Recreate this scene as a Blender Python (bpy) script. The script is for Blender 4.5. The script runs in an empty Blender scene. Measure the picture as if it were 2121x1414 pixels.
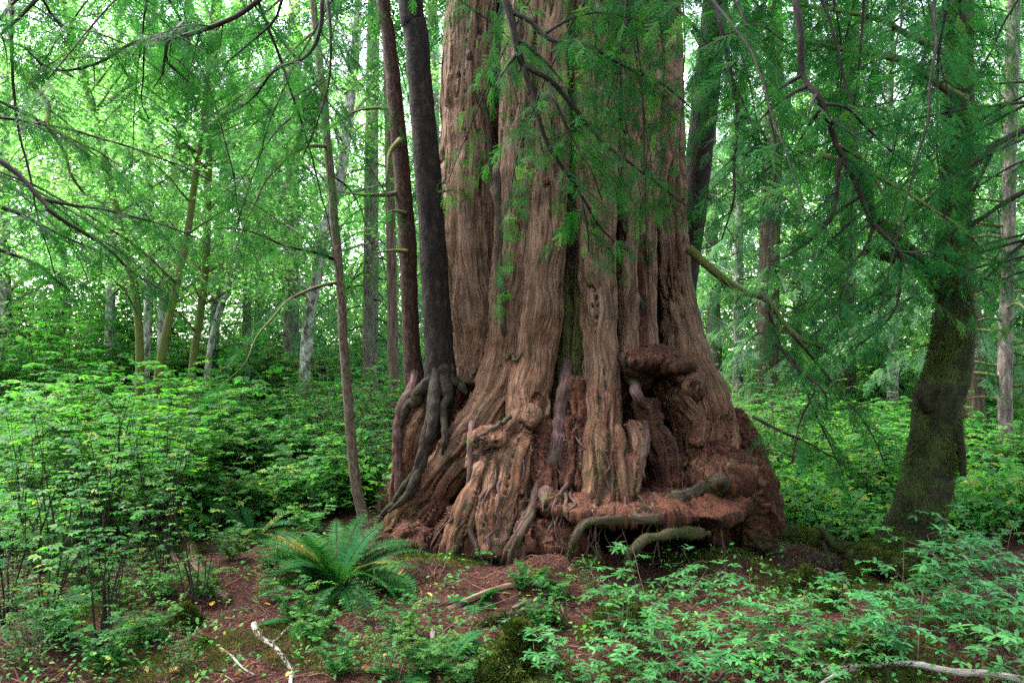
import bpy, math
import numpy as np
from mathutils import Vector

S = bpy.context.scene
C = S.collection
R = math.radians

# ---------------------------------------------------------------- camera, world, sun, exposure
cam = bpy.data.cameras.new('camera')
cam.lens, cam.sensor_width = 28.0, 36.0
cam.clip_start, cam.clip_end = 0.05, 2000.0
cam_ob = bpy.data.objects.new('camera', cam)
cam_ob.location = (0, 0, 2.0)
cam_ob.rotation_euler = (R(90), 0, 0)
C.objects.link(cam_ob)
S.camera = cam_ob

SUN_EL, SUN_AZ = 56.0, -62.0           # azimuth measured from +Y (into the picture) towards +X; negative: from the left
W = bpy.data.worlds.new('World')
S.world = W
W.use_nodes = True
nt = W.node_tree
bg = nt.nodes['Background']
sky = nt.nodes.new('ShaderNodeTexSky')
sky.sky_type = 'NISHITA'
sky.sun_disc = False
sky.sun_elevation = R(SUN_EL)
sky.sun_rotation = R(SUN_AZ)
sky.dust_density = 1.0
sky.air_density = 1.0
sky.ozone_density = 0.6
veil = nt.nodes.new('ShaderNodeHueSaturation')       # thin cloud: a paler sky
veil.inputs['Saturation'].default_value = 0.4
nt.links.new(sky.outputs[0], veil.inputs['Color'])
nt.links.new(veil.outputs[0], bg.inputs[0])
bg.inputs[1].default_value = 0.15

sun = bpy.data.lights.new('sun', 'SUN')
sun.energy = 2.0
sun.angle = R(26)
sun.color = (1.0, 0.95, 0.86)
sun_ob = bpy.data.objects.new('sun', sun)
el, az = R(SUN_EL), R(SUN_AZ)
to_sun = Vector((math.sin(az) * math.cos(el), math.cos(az) * math.cos(el), math.sin(el)))
sun_ob.rotation_euler = to_sun.to_track_quat('Z', 'Y').to_euler()
sun_ob.location = (-10, 5, 30)
C.objects.link(sun_ob)

S.view_settings.view_transform = 'Standard'
S.view_settings.look = 'None'
S.view_settings.exposure = 3.45
S.view_settings.gamma = 1.0
S.view_settings.use_curve_mapping = False
S.cycles.use_denoising = False        # the fine foliage stays crisp
S.cycles.sample_clamp_indirect = 0.6
try: S.cycles.sampling_pattern = 'BLUE_NOISE'
except Exception: pass
S.cycles.blur_glossy = 1.0
S.cycles.max_bounces = 6
S.cycles.diffuse_bounces = 4
S.cycles.glossy_bounces = 2
S.cycles.transmission_bounces = 4
S.cycles.caustics_reflective = False
S.cycles.caustics_refractive = False

# ---------------------------------------------------------------- helpers
FPX = 28.0 / 36.0 * 2121.0
def at(px, py, Y):
    """point of the place seen at photograph pixel (px, py) at depth Y"""
    return np.array([(px - 1060.5) / FPX * Y, Y, 2.0 - (py - 707.0) / FPX * Y])
def rad(rpx, Y):
    return rpx / FPX * Y
def hash3(ix, iy, iz):
    h = (ix.astype(np.uint32) * np.uint32(374761393) + iy.astype(np.uint32) * np.uint32(668265263) + iz.astype(np.uint32) * np.uint32(2147483647 - 18))
    h = (h ^ (h >> np.uint32(13))) * np.uint32(1274126177)
    h = h ^ (h >> np.uint32(16))
    return (h & np.uint32(0xFFFFFF)).astype(np.float64) / float(0xFFFFFF)
def vnoise(p):
    """value noise in -1..1"""
    i = np.floor(p).astype(np.int64)
    f = p - i
    f = f * f * f * (f * (f * 6 - 15) + 10)
    r = 0
    for dx in (0, 1):
        wx = f[:, 0] if dx else 1 - f[:, 0]
        for dy in (0, 1):
            wy = f[:, 1] if dy else 1 - f[:, 1]
            for dz in (0, 1):
                wz = f[:, 2] if dz else 1 - f[:, 2]
                r = r + wx * wy * wz * hash3(i[:, 0] + dx, i[:, 1] + dy, i[:, 2] + dz)
    return r * 2 - 1
def fbm(p, oct=4, gain=0.5):
    a, s, r = 1.0, 0.0, 0
    for k in range(oct):
        r = r + a * vnoise(p * (2.03 ** k) + 17.3 * k)
        s += a
        a *= gain
    return r / s
def smooth(e0, e1, x):
    t = np.clip((x - e0) / (e1 - e0), 0, 1)
    return t * t * (3 - 2 * t)
def norm(a):
    return a / np.maximum(np.linalg.norm(a, axis=-1, keepdims=True), 1e-9)

class MB:
    """collects quads and triangles and links them as one mesh object"""
    def __init__(self, fib=True):
        self.fb = fib
        self.v, self.q, self.t, self.r, self.f, self.n = [], [], [], [], [], 0
    def add(self, v, q=None, t=None, rnd=0.5, fib=None):
        v = np.asarray(v, float).reshape(-1, 3)
        if q is not None and len(q): self.q.append(np.asarray(q, np.int64) + self.n)
        if t is not None and len(t): self.t.append(np.asarray(t, np.int64) + self.n)
        self.v.append(v.astype(np.float32))
        self.r.append(np.broadcast_to(np.asarray(rnd, float), (len(v),)))
        if self.fb: self.f.append(v if fib is None else np.asarray(fib, float))
        self.n += len(v)
    def mesh(self, name, mat, smooth_shade=True):
        me = bpy.data.meshes.new(name)
        v = np.concatenate(self.v).astype(np.float32)
        q = np.concatenate(self.q) if self.q else np.zeros((0, 4), np.int64)
        t = np.concatenate(self.t) if self.t else np.zeros((0, 3), np.int64)
        me.vertices.add(len(v)); me.vertices.foreach_set('co', v.ravel())
        loops = np.concatenate([q.ravel(), t.ravel()]).astype(np.int32)
        me.loops.add(len(loops)); me.loops.foreach_set('vertex_index', loops)
        np_ = len(q) + len(t)
        me.polygons.add(np_)
        ls = np.concatenate([np.arange(len(q)) * 4, len(q) * 4 + np.arange(len(t)) * 3]).astype(np.int32)
        me.polygons.foreach_set('loop_start', ls)
        me.polygons.foreach_set('use_smooth', np.full(np_, smooth_shade))
        a = me.attributes.new('rnd', 'FLOAT', 'POINT')
        a.data.foreach_set('value', np.concatenate(self.r).astype(np.float32))
        if self.fb:
            a = me.attributes.new('fib', 'FLOAT_VECTOR', 'POINT')
            a.data.foreach_set('vector', np.concatenate(self.f).astype(np.float32).ravel())
        me.update(calc_edges=True)
        if mat: me.materials.append(mat)
        return me
    def build(self, name, mat, parent=None, smooth_shade=True):
        o = bpy.data.objects.new(name, self.mesh(name, mat, smooth_shade))
        C.objects.link(o)
        if parent: o.parent = parent
        return o

def empty(name, label, cat, group=None, loc=(0, 0, 0)):
    o = bpy.data.objects.new(name, None)
    o.empty_display_size = 0.1
    o.location = loc
    C.objects.link(o)
    return tag(o, label, cat, group)
def tag(o, label=None, cat=None, group=None, kind=None):
    if label: o['label'] = label
    if cat: o['category'] = cat
    if group: o['group'] = group
    if kind: o['kind'] = kind
    return o
def dup(o, parent=None):
    c = o.copy(); C.objects.link(c)
    if parent is not None: c.parent = parent
    for ch in list(o.children):
        dup(ch, c)
    return c

def catmull(pts, n):
    """resample a polyline (columns may hold extra values such as radius) smoothly to n points"""
    p = np.asarray(pts, float)
    if len(p) == 2:
        u = np.linspace(0, 1, n)[:, None]
        return p[0] * (1 - u) + p[1] * u
    d = np.r_[0, np.cumsum(np.maximum(np.linalg.norm(np.diff(p[:, :3], axis=0), axis=1), 1e-6))]
    pe = np.vstack([2 * p[0] - p[1], p, 2 * p[-1] - p[-2]])
    s = np.linspace(0, d[-1], n)
    k = np.clip(np.searchsorted(d, s, side='right') - 1, 0, len(p) - 2)
    u = ((s - d[k]) / (d[k + 1] - d[k]))[:, None]
    a, b, c, e = pe[k], pe[k + 1], pe[k + 2], pe[k + 3]
    return 0.5 * (2 * b + (c - a) * u + (2 * a - 5 * b + 4 * c - e) * u ** 2 + (3 * b - a - 3 * c + e) * u ** 3)
def rmframes(p):
    t = np.gradient(p, axis=0); t = norm(t)
    up = np.array([0.0, 1, 0]) if abs(t[0][1]) < 0.9 else np.array([1.0, 0, 0])
    n = np.zeros_like(p)
    x = np.cross(up, t[0]); x /= np.linalg.norm(x)
    for i in range(len(p)):
        x = x - t[i] * np.dot(x, t[i]); x /= max(np.linalg.norm(x), 1e-9)
        n[i] = x
    return t, n, np.cross(t, n)
def tube(p, r, k=8, cap=True, lump=0.0, lumpscale=3.0, seed=0.0):
    """swept tube: returns v, quads, tris, fib"""
    p = np.asarray(p, float); m = len(p)
    r = np.broadcast_to(np.asarray(r, float), (m,))
    t, n, b = rmframes(p)
    s = np.r_[0, np.cumsum(np.linalg.norm(np.diff(p, axis=0), axis=1))]
    a = np.arange(k) / k * 2 * math.pi
    ca, sa = np.cos(a), np.sin(a)
    rr = np.repeat(r[:, None], k, 1)
    fib = np.stack([rr * ca + seed * 7.1, rr * sa + seed * 3.3, np.repeat(s[:, None], k, 1)], -1).reshape(-1, 3)
    if lump:
        rr = rr * (1 + lump * fbm(fib * lumpscale / max(r.max(), 1e-4) * 0.5 * np.array([1, 1, 0.5]), 3).reshape(m, k))
    v = (p[:, None] + rr[..., None] * (n[:, None] * ca[None, :, None] + b[:, None] * sa[None, :, None])).reshape(-1, 3)
    i = np.arange(m - 1)[:, None] * k; j = np.arange(k)[None]
    q = np.stack([i + j, i + (j + 1) % k, i + k + (j + 1) % k, i + k + j], -1).reshape(-1, 4)
    tr = []
    if cap:
        v = np.vstack([v, p[0], p[-1]]); fib = np.vstack([fib, fib[0], fib[-1]])
        c0, c1 = m * k, m * k + 1
        jj = np.arange(k)
        tr = np.vstack([np.stack([np.full(k, c0), (jj + 1) % k, jj], -1), np.stack([np.full(k, c1), (m - 1) * k + jj, (m - 1) * k + (jj + 1) % k], -1)])
    return v, q, tr, fib
def add_tube(mb, pts, r0, r1=None, n=None, k=8, lump=0.0, seed=0.0, rnd=0.5, wob=0.0, lumpscale=3.0):
    """pts (N,3); radii taper r0 -> r1 or array; smoothed; returns resampled centre line and radii"""
    pts = np.asarray(pts, float)
    L = np.linalg.norm(np.diff(pts, axis=0), axis=1).sum()
    if n is None: n = int(np.clip(L / 0.08, 6, 90))
    if np.ndim(r0) == 0:
        cp = catmull(pts, n); r = np.linspace(r0, r0 if r1 is None else r1, n)
    else:
        c4 = catmull(np.c_[pts, r0], n); cp, r = c4[:, :3], np.maximum(c4[:, 3], 1e-4)
    if wob:
        u = np.linspace(0, L, n)[:, None]
        w = np.c_[vnoise(np.c_[u * 4, u * 0 + seed, u * 0]), vnoise(np.c_[u * 4, u * 0 + seed + 9, u * 0]), vnoise(np.c_[u * 4, u * 0 + seed + 18, u * 0])]
        cp = cp + w * wob
    v, q, t, f = tube(cp, r, k, True, lump, lumpscale, seed)
    mb.add(v, q, t, rnd, f)
    return cp, r
def frames(d, up):
    """(M,3,3) whose columns are side, along, normal"""
    d = norm(d); x = norm(np.cross(d, up)); z = np.cross(x, d)
    return np.stack([x, d, z], -1)
def scatter(mb, T, F, Rm, pos, scale, rnd, tri=False, fibv=None):
    """instances of template verts T (n,3) with faces F, baked into the mesh"""
    M, n = len(pos), len(T)
    if M == 0: return
    scale = np.broadcast_to(np.asarray(scale, float), (M,))
    v = np.einsum('mij,nj->mni', Rm, T) * scale[:, None, None] + pos[:, None]
    f = (F[None] + (np.arange(M) * n)[:, None, None]).reshape(-1, F.shape[1])
    r = np.repeat(np.broadcast_to(np.asarray(rnd, float), (M,)), n)
    if tri: mb.add(v.reshape(-1, 3), None, f, r)
    else: mb.add(v.reshape(-1, 3), f, None, r)

# ---------------------------------------------------------------- materials
def new_mat(name):
    m = bpy.data.materials.new(name); m.use_nodes = True
    n = m.node_tree; n.nodes.clear()
    return m, n
class NT:
    def __init__(self, n): self.n = n
    def node(self, typ, **kw):
        x = self.n.nodes.new(typ)
        for k, v in kw.items(): setattr(x, k, v)
        return x
    def link(self, a, b): self.n.links.new(a, b)
    def attr(self, name):
        return self.node('ShaderNodeAttribute', attribute_name=name)
    def scaled(self, vec, s):
        m = self.node('ShaderNodeMapping'); m.inputs['Scale'].default_value = s
        self.link(vec, m.inputs['Vector']); return m.outputs[0]
    def noise(self, vec, scale=1.0, detail=4.0, rough=0.55, dist=0.0):
        x = self.node('ShaderNodeTexNoise'); x.inputs['Scale'].default_value = scale
        x.inputs['Detail'].default_value = detail; x.inputs['Roughness'].default_value = rough; x.inputs['Distortion'].default_value = dist
        self.link(vec, x.inputs['Vector']); return x.outputs['Fac']
    def ramp(self, fac, stops, interp='LINEAR'):
        x = self.node('ShaderNodeValToRGB'); x.color_ramp.interpolation = interp
        e = x.color_ramp.elements
        while len(e) < len(stops): e.new(0.5)
        for i, (p, c) in enumerate(stops):
            e[i].position = p; e[i].color = (*c, 1) if len(c) == 3 else c
        self.link(fac, x.inputs[0]); return x.outputs[0]
    def mix(self, fac, a, b, blend='MIX'):
        x = self.node('ShaderNodeMix', data_type='RGBA', blend_type=blend)
        for sock, val in ((x.inputs[0], fac), (x.inputs[6], a), (x.inputs[7], b)):
            if hasattr(val, 'is_output'): self.link(val, sock)
            elif isinstance(val, (int, float)): sock.default_value = val
            else: sock.default_value = (*val, 1)
        return x.outputs[2]
    def math(self, op, a, b=0.0, clamp=False):
        x = self.node('ShaderNodeMath', operation=op, use_clamp=clamp)
        for sock, val in ((x.inputs[0], a), (x.inputs[1], b)):
            if hasattr(val, 'is_output'): self.link(val, sock)
            else: sock.default_value = val
        return x.outputs[0]
    def maprange(self, v, a, b, c=0.0, d=1.0):
        x = self.node('ShaderNodeMapRange'); self.link(v, x.inputs[0])
        for i, k in enumerate((a, b, c, d)): x.inputs[i + 1].default_value = k
        return x.outputs[0]
    def finish(self, col, rough=0.8, height=None, bump=0.5, dist=0.02, spec=0.3):
        b = self.node('ShaderNodeBsdfPrincipled')
        self.link(col, b.inputs['Base Color']) if hasattr(col, 'is_output') else setattr(b.inputs['Base Color'], 'default_value', (*col, 1))
        if hasattr(rough, 'is_output'): self.link(rough, b.inputs['Roughness'])
        else: b.inputs['Roughness'].default_value = rough
        b.inputs['Specular IOR Level'].default_value = spec
        if height is not None:
            bp = self.node('ShaderNodeBump'); bp.inputs['Strength'].default_value = bump; bp.inputs['Distance'].default_value = dist
            self.link(height, bp.inputs['Height']); self.link(bp.outputs[0], b.inputs['Normal'])
        o = self.node('ShaderNodeOutputMaterial'); self.link(b.outputs[0], o.inputs[0])
        return b

def leaf_mat(name, stops, trans=0.45, rough=0.45, spec=0.35, tcol=None):
    m, n = new_mat(name); k = NT(n)
    col = k.ramp(k.attr('rnd').outputs['Fac'], stops)
    oi = k.node('ShaderNodeObjectInfo')
    hs = k.node('ShaderNodeHueSaturation'); k.link(col, hs.inputs['Color'])
    k.link(k.maprange(oi.outputs['Random'], 0, 1, 0.85, 1.15), hs.inputs['Value'])
    k.link(k.maprange(oi.outputs['Random'], 0, 1, 0.49, 0.51), hs.inputs['Hue'])
    col = hs.outputs[0]
    b = k.finish(col, rough, spec=spec)
    tr = k.node('ShaderNodeBsdfTranslucent')
    tc = k.mix(1.0, col, tcol or (1.35, 1.5, 0.7), 'MULTIPLY'); k.link(tc, tr.inputs[0])
    mx = k.node('ShaderNodeMixShader'); mx.inputs[0].default_value = trans
    k.link(b.outputs[0], mx.inputs[1]); k.link(tr.outputs[0], mx.inputs[2])
    o = [x for x in n.nodes if x.type == 'OUTPUT_MATERIAL'][0]
    k.link(mx.outputs[0], o.inputs[0])
    return m

def bark_mat(name, dark, mid, light, su=40, sv=8, moss=0.0, mosscol=(0.05, 0.075, 0.012), patches=None, bump=0.8, dist=0.02):
    m, n = new_mat(name); k = NT(n)
    f = k.attr('fib').outputs['Vector']
    a = k.noise(k.scaled(f, (su, su, sv)), 1.0, 6, 0.6)
    c = k.ramp(a, [(0.3, dark), (0.52, mid), (0.75, light)])
    if patches:
        pz = k.noise(k.scaled(f, (9, 9, 5)), 1.0, 5, 0.6)
        c = k.mix(k.maprange(pz, 0.46, 0.6), c, patches)
    geo = k.node('ShaderNodeNewGeometry')
    if moss > 0:
        g = k.noise(geo.outputs['Position'], 3.0, 5, 0.65)
        th = 0.75 - 0.5 * moss
        g2 = k.noise(geo.outputs['Position'], 60.0, 3, 0.6)
        mc = k.mix(g2, tuple(x * 0.5 for x in mosscol), tuple(x * 1.6 for x in mosscol))
        c = k.mix(k.maprange(g, th, th + 0.12), c, mc)
    fine = k.noise(k.scaled(f, (su * 3, su * 3, sv * 4)), 1.0, 4, 0.6)
    h = k.math('ADD', a, k.math('MULTIPLY', fine, 0.4))
    k.finish(c, 0.85, h, bump, dist, spec=0.2)
    return m
# ---------------------------------------------------------------- ground
def gz(x, y):
    x = np.asarray(x, float); y = np.asarray(y, float)
    sh = x.shape
    P = np.c_[x.ravel(), y.ravel(), np.zeros(x.size)]
    h = 0.10 * fbm(P * 0.45, 3) + 0.05 * fbm(P * 1.7 + 5, 3) + 0.015 * fbm(P * 6 + 9, 2)
    xx, yy = P[:, 0], P[:, 1]
    h = h + 0.22 * np.exp(-(((xx - 0.6) / 2.6) ** 2 + ((yy - 8.6) / 2.2) ** 2)) - 0.1
    h = h + 0.9 * smooth(10, 30, yy) * smooth(4, -8, xx) + 0.35 * smooth(10, 30, yy)
    h = h + 0.28 * np.exp(-(((xx - 2.3) / 1.5) ** 2 + ((yy - 5.0) / 0.9) ** 2))       # low mound in front on the right
    h = h + 0.16 * np.exp(-(((xx + 2.6) / 1.0) ** 2 + ((yy - 7.0) / 0.6) ** 2))
    for bx, by, bs, bt, bh in ((0.42, 6.55, 0.42, 0.32, 0.22), (0.05, 6.45, 0.5, 0.25, 0.10), (1.85, 6.75, 0.4, 0.35, 0.20), (-0.75, 6.75, 0.4, 0.35, 0.14)):
        h = h + bh * np.exp(-(((xx - bx) / bs) ** 2 + ((yy - by) / bt) ** 2))           # litter heaped against the cedar's foot
    h = h - 0.16 * np.exp(-(((xx - 3.25) / 0.9) ** 2 + ((yy - 6.95) / 0.5) ** 2))     # hollow under the looped mossy roots
    return h.reshape(sh)
def ground_mat():
    m, n = new_mat('forest_duff'); k = NT(n)
    P = k.node('ShaderNodeNewGeometry').outputs['Position']
    a = k.noise(P, 34, 6, 0.7); b = k.noise(P, 4.0, 5, 0.6); d = k.noise(P, 130, 3, 0.6)
    c = k.ramp(a, [(0.30, (0.010, 0.006, 0.005)), (0.48, (0.050, 0.020, 0.015)), (0.62, (0.115, 0.048, 0.032)), (0.80, (0.22, 0.12, 0.08))])
    c = k.mix(k.maprange(b, 0.42, 0.62), c, k.mix(0.55, c, (0.035, 0.02, 0.018)))
    mo = k.noise(P, 1.6, 6, 0.7)
    mc = k.ramp(d, [(0.3, (0.012, 0.028, 0.006)), (0.7, (0.07, 0.11, 0.018))])
    c = k.mix(k.maprange(mo, 0.59, 0.66), c, mc)
    c = k.mix(1.0, c, (0.8, 0.76, 0.76), 'MULTIPLY')
    h = k.math('ADD', a, k.math('MULTIPLY', d, 0.6))
    k.finish(c, 0.95, h, 0.9, 0.025, spec=0.1)
    return m
M_DUFF = ground_mat()
def build_ground():
    ys = np.concatenate([np.arange(2.0, 11, 0.045), np.geomspace(11, 160, 90)])
    ys = np.concatenate([[-60, -20, -6, 0, 1.2], ys])
    us = np.concatenate([-np.geomspace(1.0, 12, 24)[::-1], np.linspace(-0.99, 0.99, 230), np.geomspace(1.0, 12, 24)])
    Y, U = np.meshgrid(ys, us, indexing='ij')
    X = U * np.maximum(np.abs(Y) * 0.72, 3.0)
    Z = gz(X, Y)
    near = smooth(12, 5, Y)
    Z = Z + near * 0.02 * fbm(np.c_[X.ravel(), Y.ravel(), Z.ravel() * 0] * 14, 3).reshape(X.shape)
    mb = MB(); a, b = X.shape
    i = np.arange(a - 1)[:, None] * b; j = np.arange(b - 1)[None]
    mb.add(np.stack([X, Y, Z], -1), np.stack([i + j, i + j + 1, i + b + j + 1, i + b + j], -1).reshape(-1, 4))
    o = mb.build('ground', M_DUFF)
    tag(o, kind='structure')
    return o
build_ground()
# ---------------------------------------------------------------- the old red cedar
CEDAR_Y = 9.0
_pr = np.array([(-900, 1150, 150), (-200, 1147, 192), (0, 1145, 198), (300, 1150, 222), (500, 1160, 235), (650, 1178, 237), (750, 1192, 250),
                (850, 1200, 292), (950, 1200, 350), (1050, 1200, 388), (1150, 1195, 402), (1400, 1195, 410)], float)
def cedar_prof(py):
    return np.interp(py, _pr[:, 0], _pr[:, 1]), np.interp(py, _pr[:, 0], _pr[:, 2])
def cedar_depth(px, py, inset=0.0):
    cx, r = cedar_prof(py)
    u = np.clip((px - cx) / r, -0.97, 0.97)
    Y0 = CEDAR_Y - r * CEDAR_Y / FPX * math.sqrt(1 - u * u)
    return Y0 + inset
def cedar_pts(lst, inset=0.0):
    """list of (px, py, radius px[, extra inset m]) -> points (N,3), radii; the tube's face lies on the trunk's envelope"""
    P, Rr = [], []
    for e in lst:
        px, py, rp = e[:3]; ins = inset + (e[3] if len(e) > 3 else 0)
        Y = cedar_depth(px, py, ins); r = rad(rp, Y)
        Y = Y + r * 0.75; r = rad(rp, Y)
        P.append(at(px, py, Y)); Rr.append(r)
    return np.array(P), np.array(Rr)

CED_COLS = [   # (kind, inset, nodes); kind 0 sound silvery-brown wood, 1 red rotten wood, 2 mossy dark wood
 (0, 0.00, [(985,-900,36),(985,-200,44),(983,0,46),(976,200,48),(977,350,50),(981,500,49),(990,620,50),(988,720,42),(978,800,28)]),
 (0, 0.10, [(952,-200,22),(950,100,28),(945,300,30),(946,400,36),(948,520,32),(955,650,26),(962,730,18)]),
 (0, -0.05, [(938,395,22),(945,415,24),(952,450,18)]),
 (0, -0.02, [(1097,-900,48),(1099,-200,52),(1100,0,54),(1097,200,55),(1090,350,53),(1079,480,49),(1068,600,46),(1060,700,46),(1040,790,46),(1010,855,42),(985,895,40),(940,955,42),(890,1018,42),(845,1072,38),(805,1112,32),(772,1150,22)]),
 (0, -0.06, [(1140,-200,26),(1138,100,32),(1138,300,36),(1133,450,40),(1127,560,40),(1119,650,41),(1107,740,39),(1092,820,40),(1094,865,40),(1078,898,40),(1048,925,40),(1015,955,34),(985,968,24)]),
 (0, -0.10, [(1116,825,13),(1110,845,15),(1100,880,14)]),
 (0, -0.04, [(1075,915,42),(1058,960,50),(1050,1010,52),(1040,1060,48),(1034,1110,40),(1030,1150,30)]),
 (0, -0.10, [(1010,965,28),(988,1015,26),(975,1055,26),(958,1100,24),(945,1135,22),(930,1175,16)]),
 (2, 0.26, [(1178,100,30),(1182,350,30),(1185,600,28),(1182,720,26),(1172,830,24),(1165,900,20)]),
 (2, 0.20, [(1205,420,14),(1203,560,15),(1200,700,16),(1196,790,14)]),
 (0, -0.04, [(1222,-900,26),(1225,-200,38),(1228,0,40),(1232,200,40),(1235,400,37),(1236,550,33),(1240,680,31),(1243,780,32),(1245,860,33),(1240,940,33),(1242,1000,35),(1238,1055,34)]),
 (0, -0.05, [(1268,890,15),(1276,960,18),(1278,1010,20),(1282,1050,20)]),
 (0, 0.04, [(1290,-900,24),(1292,-200,30),(1294,100,30),(1296,300,26),(1298,420,20),(1299,520,17),(1300,640,17),(1300,760,16)]),
 (1, 0.10, [(1316,480,12),(1320,600,13),(1326,700,15),(1322,790,14)]),
 (0, 0.03, [(1335,-200,28),(1337,0,30),(1340,200,31),(1338,400,22),(1340,540,17),(1342,640,16),(1346,720,18)]),
 (0, 0.05, [(1370,-900,26),(1370,-200,30),(1372,100,34),(1375,300,36),(1384,450,33),(1396,580,33),(1410,680,37),(1425,760,45),(1450,820,46),(1472,880,46),(1468,950,50),(1455,1005,46),(1440,1040,30)]),
 (0, 0.02, [(1392,820,16),(1420,850,22),(1445,880,24),(1440,930,20)]),
 (1, -0.04, [(1308,765,10),(1335,742,14),(1378,746,15),(1418,785,15),(1440,820,14)]),
 (1, 0.14, [(1335,840,18),(1350,890,18),(1372,940,18),(1385,1000,20),(1390,1040,20)]),
 (1, 0.26, [(1365,800,14),(1390,850,13),(1408,910,14),(1420,980,14)]),
 (0, -0.04, [(1312,880,13),(1322,920,14),(1314,970,15),(1302,1020,16)]),
 (1, 0.05, [(1500,870,30),(1525,925,38),(1548,985,44),(1560,1050,40),(1562,1130,40)]),
 (1, -0.20, [(1480,945,30),(1500,985,38),(1515,1040,40),(1515,1110,30)]),
 (1, -0.10, [(1580,985,14),(1588,1040,16),(1586,1110,18)]),
 (1, -0.16, [(1460,1100,22),(1500,1110,26),(1535,1150,28),(1550,1200,26)]),
 (1, 0.02, [(1150,1100,22),(1165,1150,24),(1165,1200,22)]),
 (1, 0.0, [(905,1050,22),(882,1105,26),(858,1150,26)]),
 (1, -0.05, [(948,1060,20),(915,1125,22),(895,1170,22)]),
 (1, -0.05, [(985,1110,22),(985,1150,26),(965,1185,22)]),
 (1, 0.02, [(1075,1040,22),(1085,1110,24),(1080,1170,26)]),
 (1, 0.0, [(860,1080,26),(835,1120,26),(822,1150,20)]),
 (1, 0.04, [(1125,880,20),(1120,940,22),(1125,1000,22),(1120,1060,22)]),
 (1, 0.06, [(1195,800,22),(1195,880,26),(1190,950,28),(1185,1010,30)]),
]
# the gnarled hump at the left foot stands nearer the silhouette
CED_HUMP = [(905,835,26,8.55),(872,862,34,8.5),(850,905,32,8.5),(846,960,27,8.5),(840,1010,24,8.5),(835,1060,22,8.5)]

CED_LUMPS = [(1300, 1042, 7.12, 0.80, 0.62, 0.055), (1180, 1040, 7.05, 0.30, 0.42, 0.06), (1430, 1046, 7.12, 0.45, 0.5, 0.05), (1500, 985, 7.5, 0.34, 0.45, 0.20), (1540, 1050, 7.7, 0.26, 0.5, 0.42),
             (1385, 758, 7.78, 0.20, 0.26, 0.05), (1335, 744, 7.55, 0.14, 0.18, 0.045), (1430, 795, 7.7, 0.10, 0.2, 0.10), (1025, 905, 7.4, 0.18, 0.24, 0.07), (1100, 862, 7.25, 0.07, 0.09, 0.10), 
             (1165, 1130, 6.85, 0.16, 0.2, 0.2), (1105, 1130, 6.95, 0.16, 0.2, 0.24), (1222, 1045, 7.0, 0.08, 0.09, 0.13), (1272, 1040, 7.0, 0.07, 0.08, 0.12), (870, 1120, 7.7, 0.22, 0.3, 0.16), (1200, 1190, 6.9, 0.5, 0.35, 0.10)]
def ellipsoid(mb, c, rx, ry, rz, seed):
    nu, nv = 48, 24; U, V = np.meshgrid(np.arange(nu) / nu * 2 * math.pi, np.linspace(0.05, math.pi - 0.05, nv), indexing='ij')
    q = np.stack([np.cos(U) * np.sin(V), np.sin(U) * np.sin(V), np.cos(V)], -1).reshape(-1, 3)
    q = q * (1 + 0.24 * fbm(q * 2.3 + seed * 3.1, 4))[:, None]
    i = np.arange(nu)[:, None]; j = np.arange(nv - 1)[None]; i2 = (i + 1) % nu
    F = np.stack([i * nv + j, i * nv + j + 1, i2 * nv + j + 1, i2 * nv + j], -1).reshape(-1, 4)
    k = np.arange(nu); top = nu * nv
    v = np.vstack([q * [rx, ry, rz], [[0, 0, rz]], [[0, 0, -rz]]]) + c
    T = np.vstack([np.stack([np.full(nu, top), k * nv, ((k + 1) % nu) * nv], -1), np.stack([np.full(nu, top + 1), ((k + 1) % nu) * nv + nv - 1, k * nv + nv - 1], -1)])
    mb.add(v, F, T)
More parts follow.
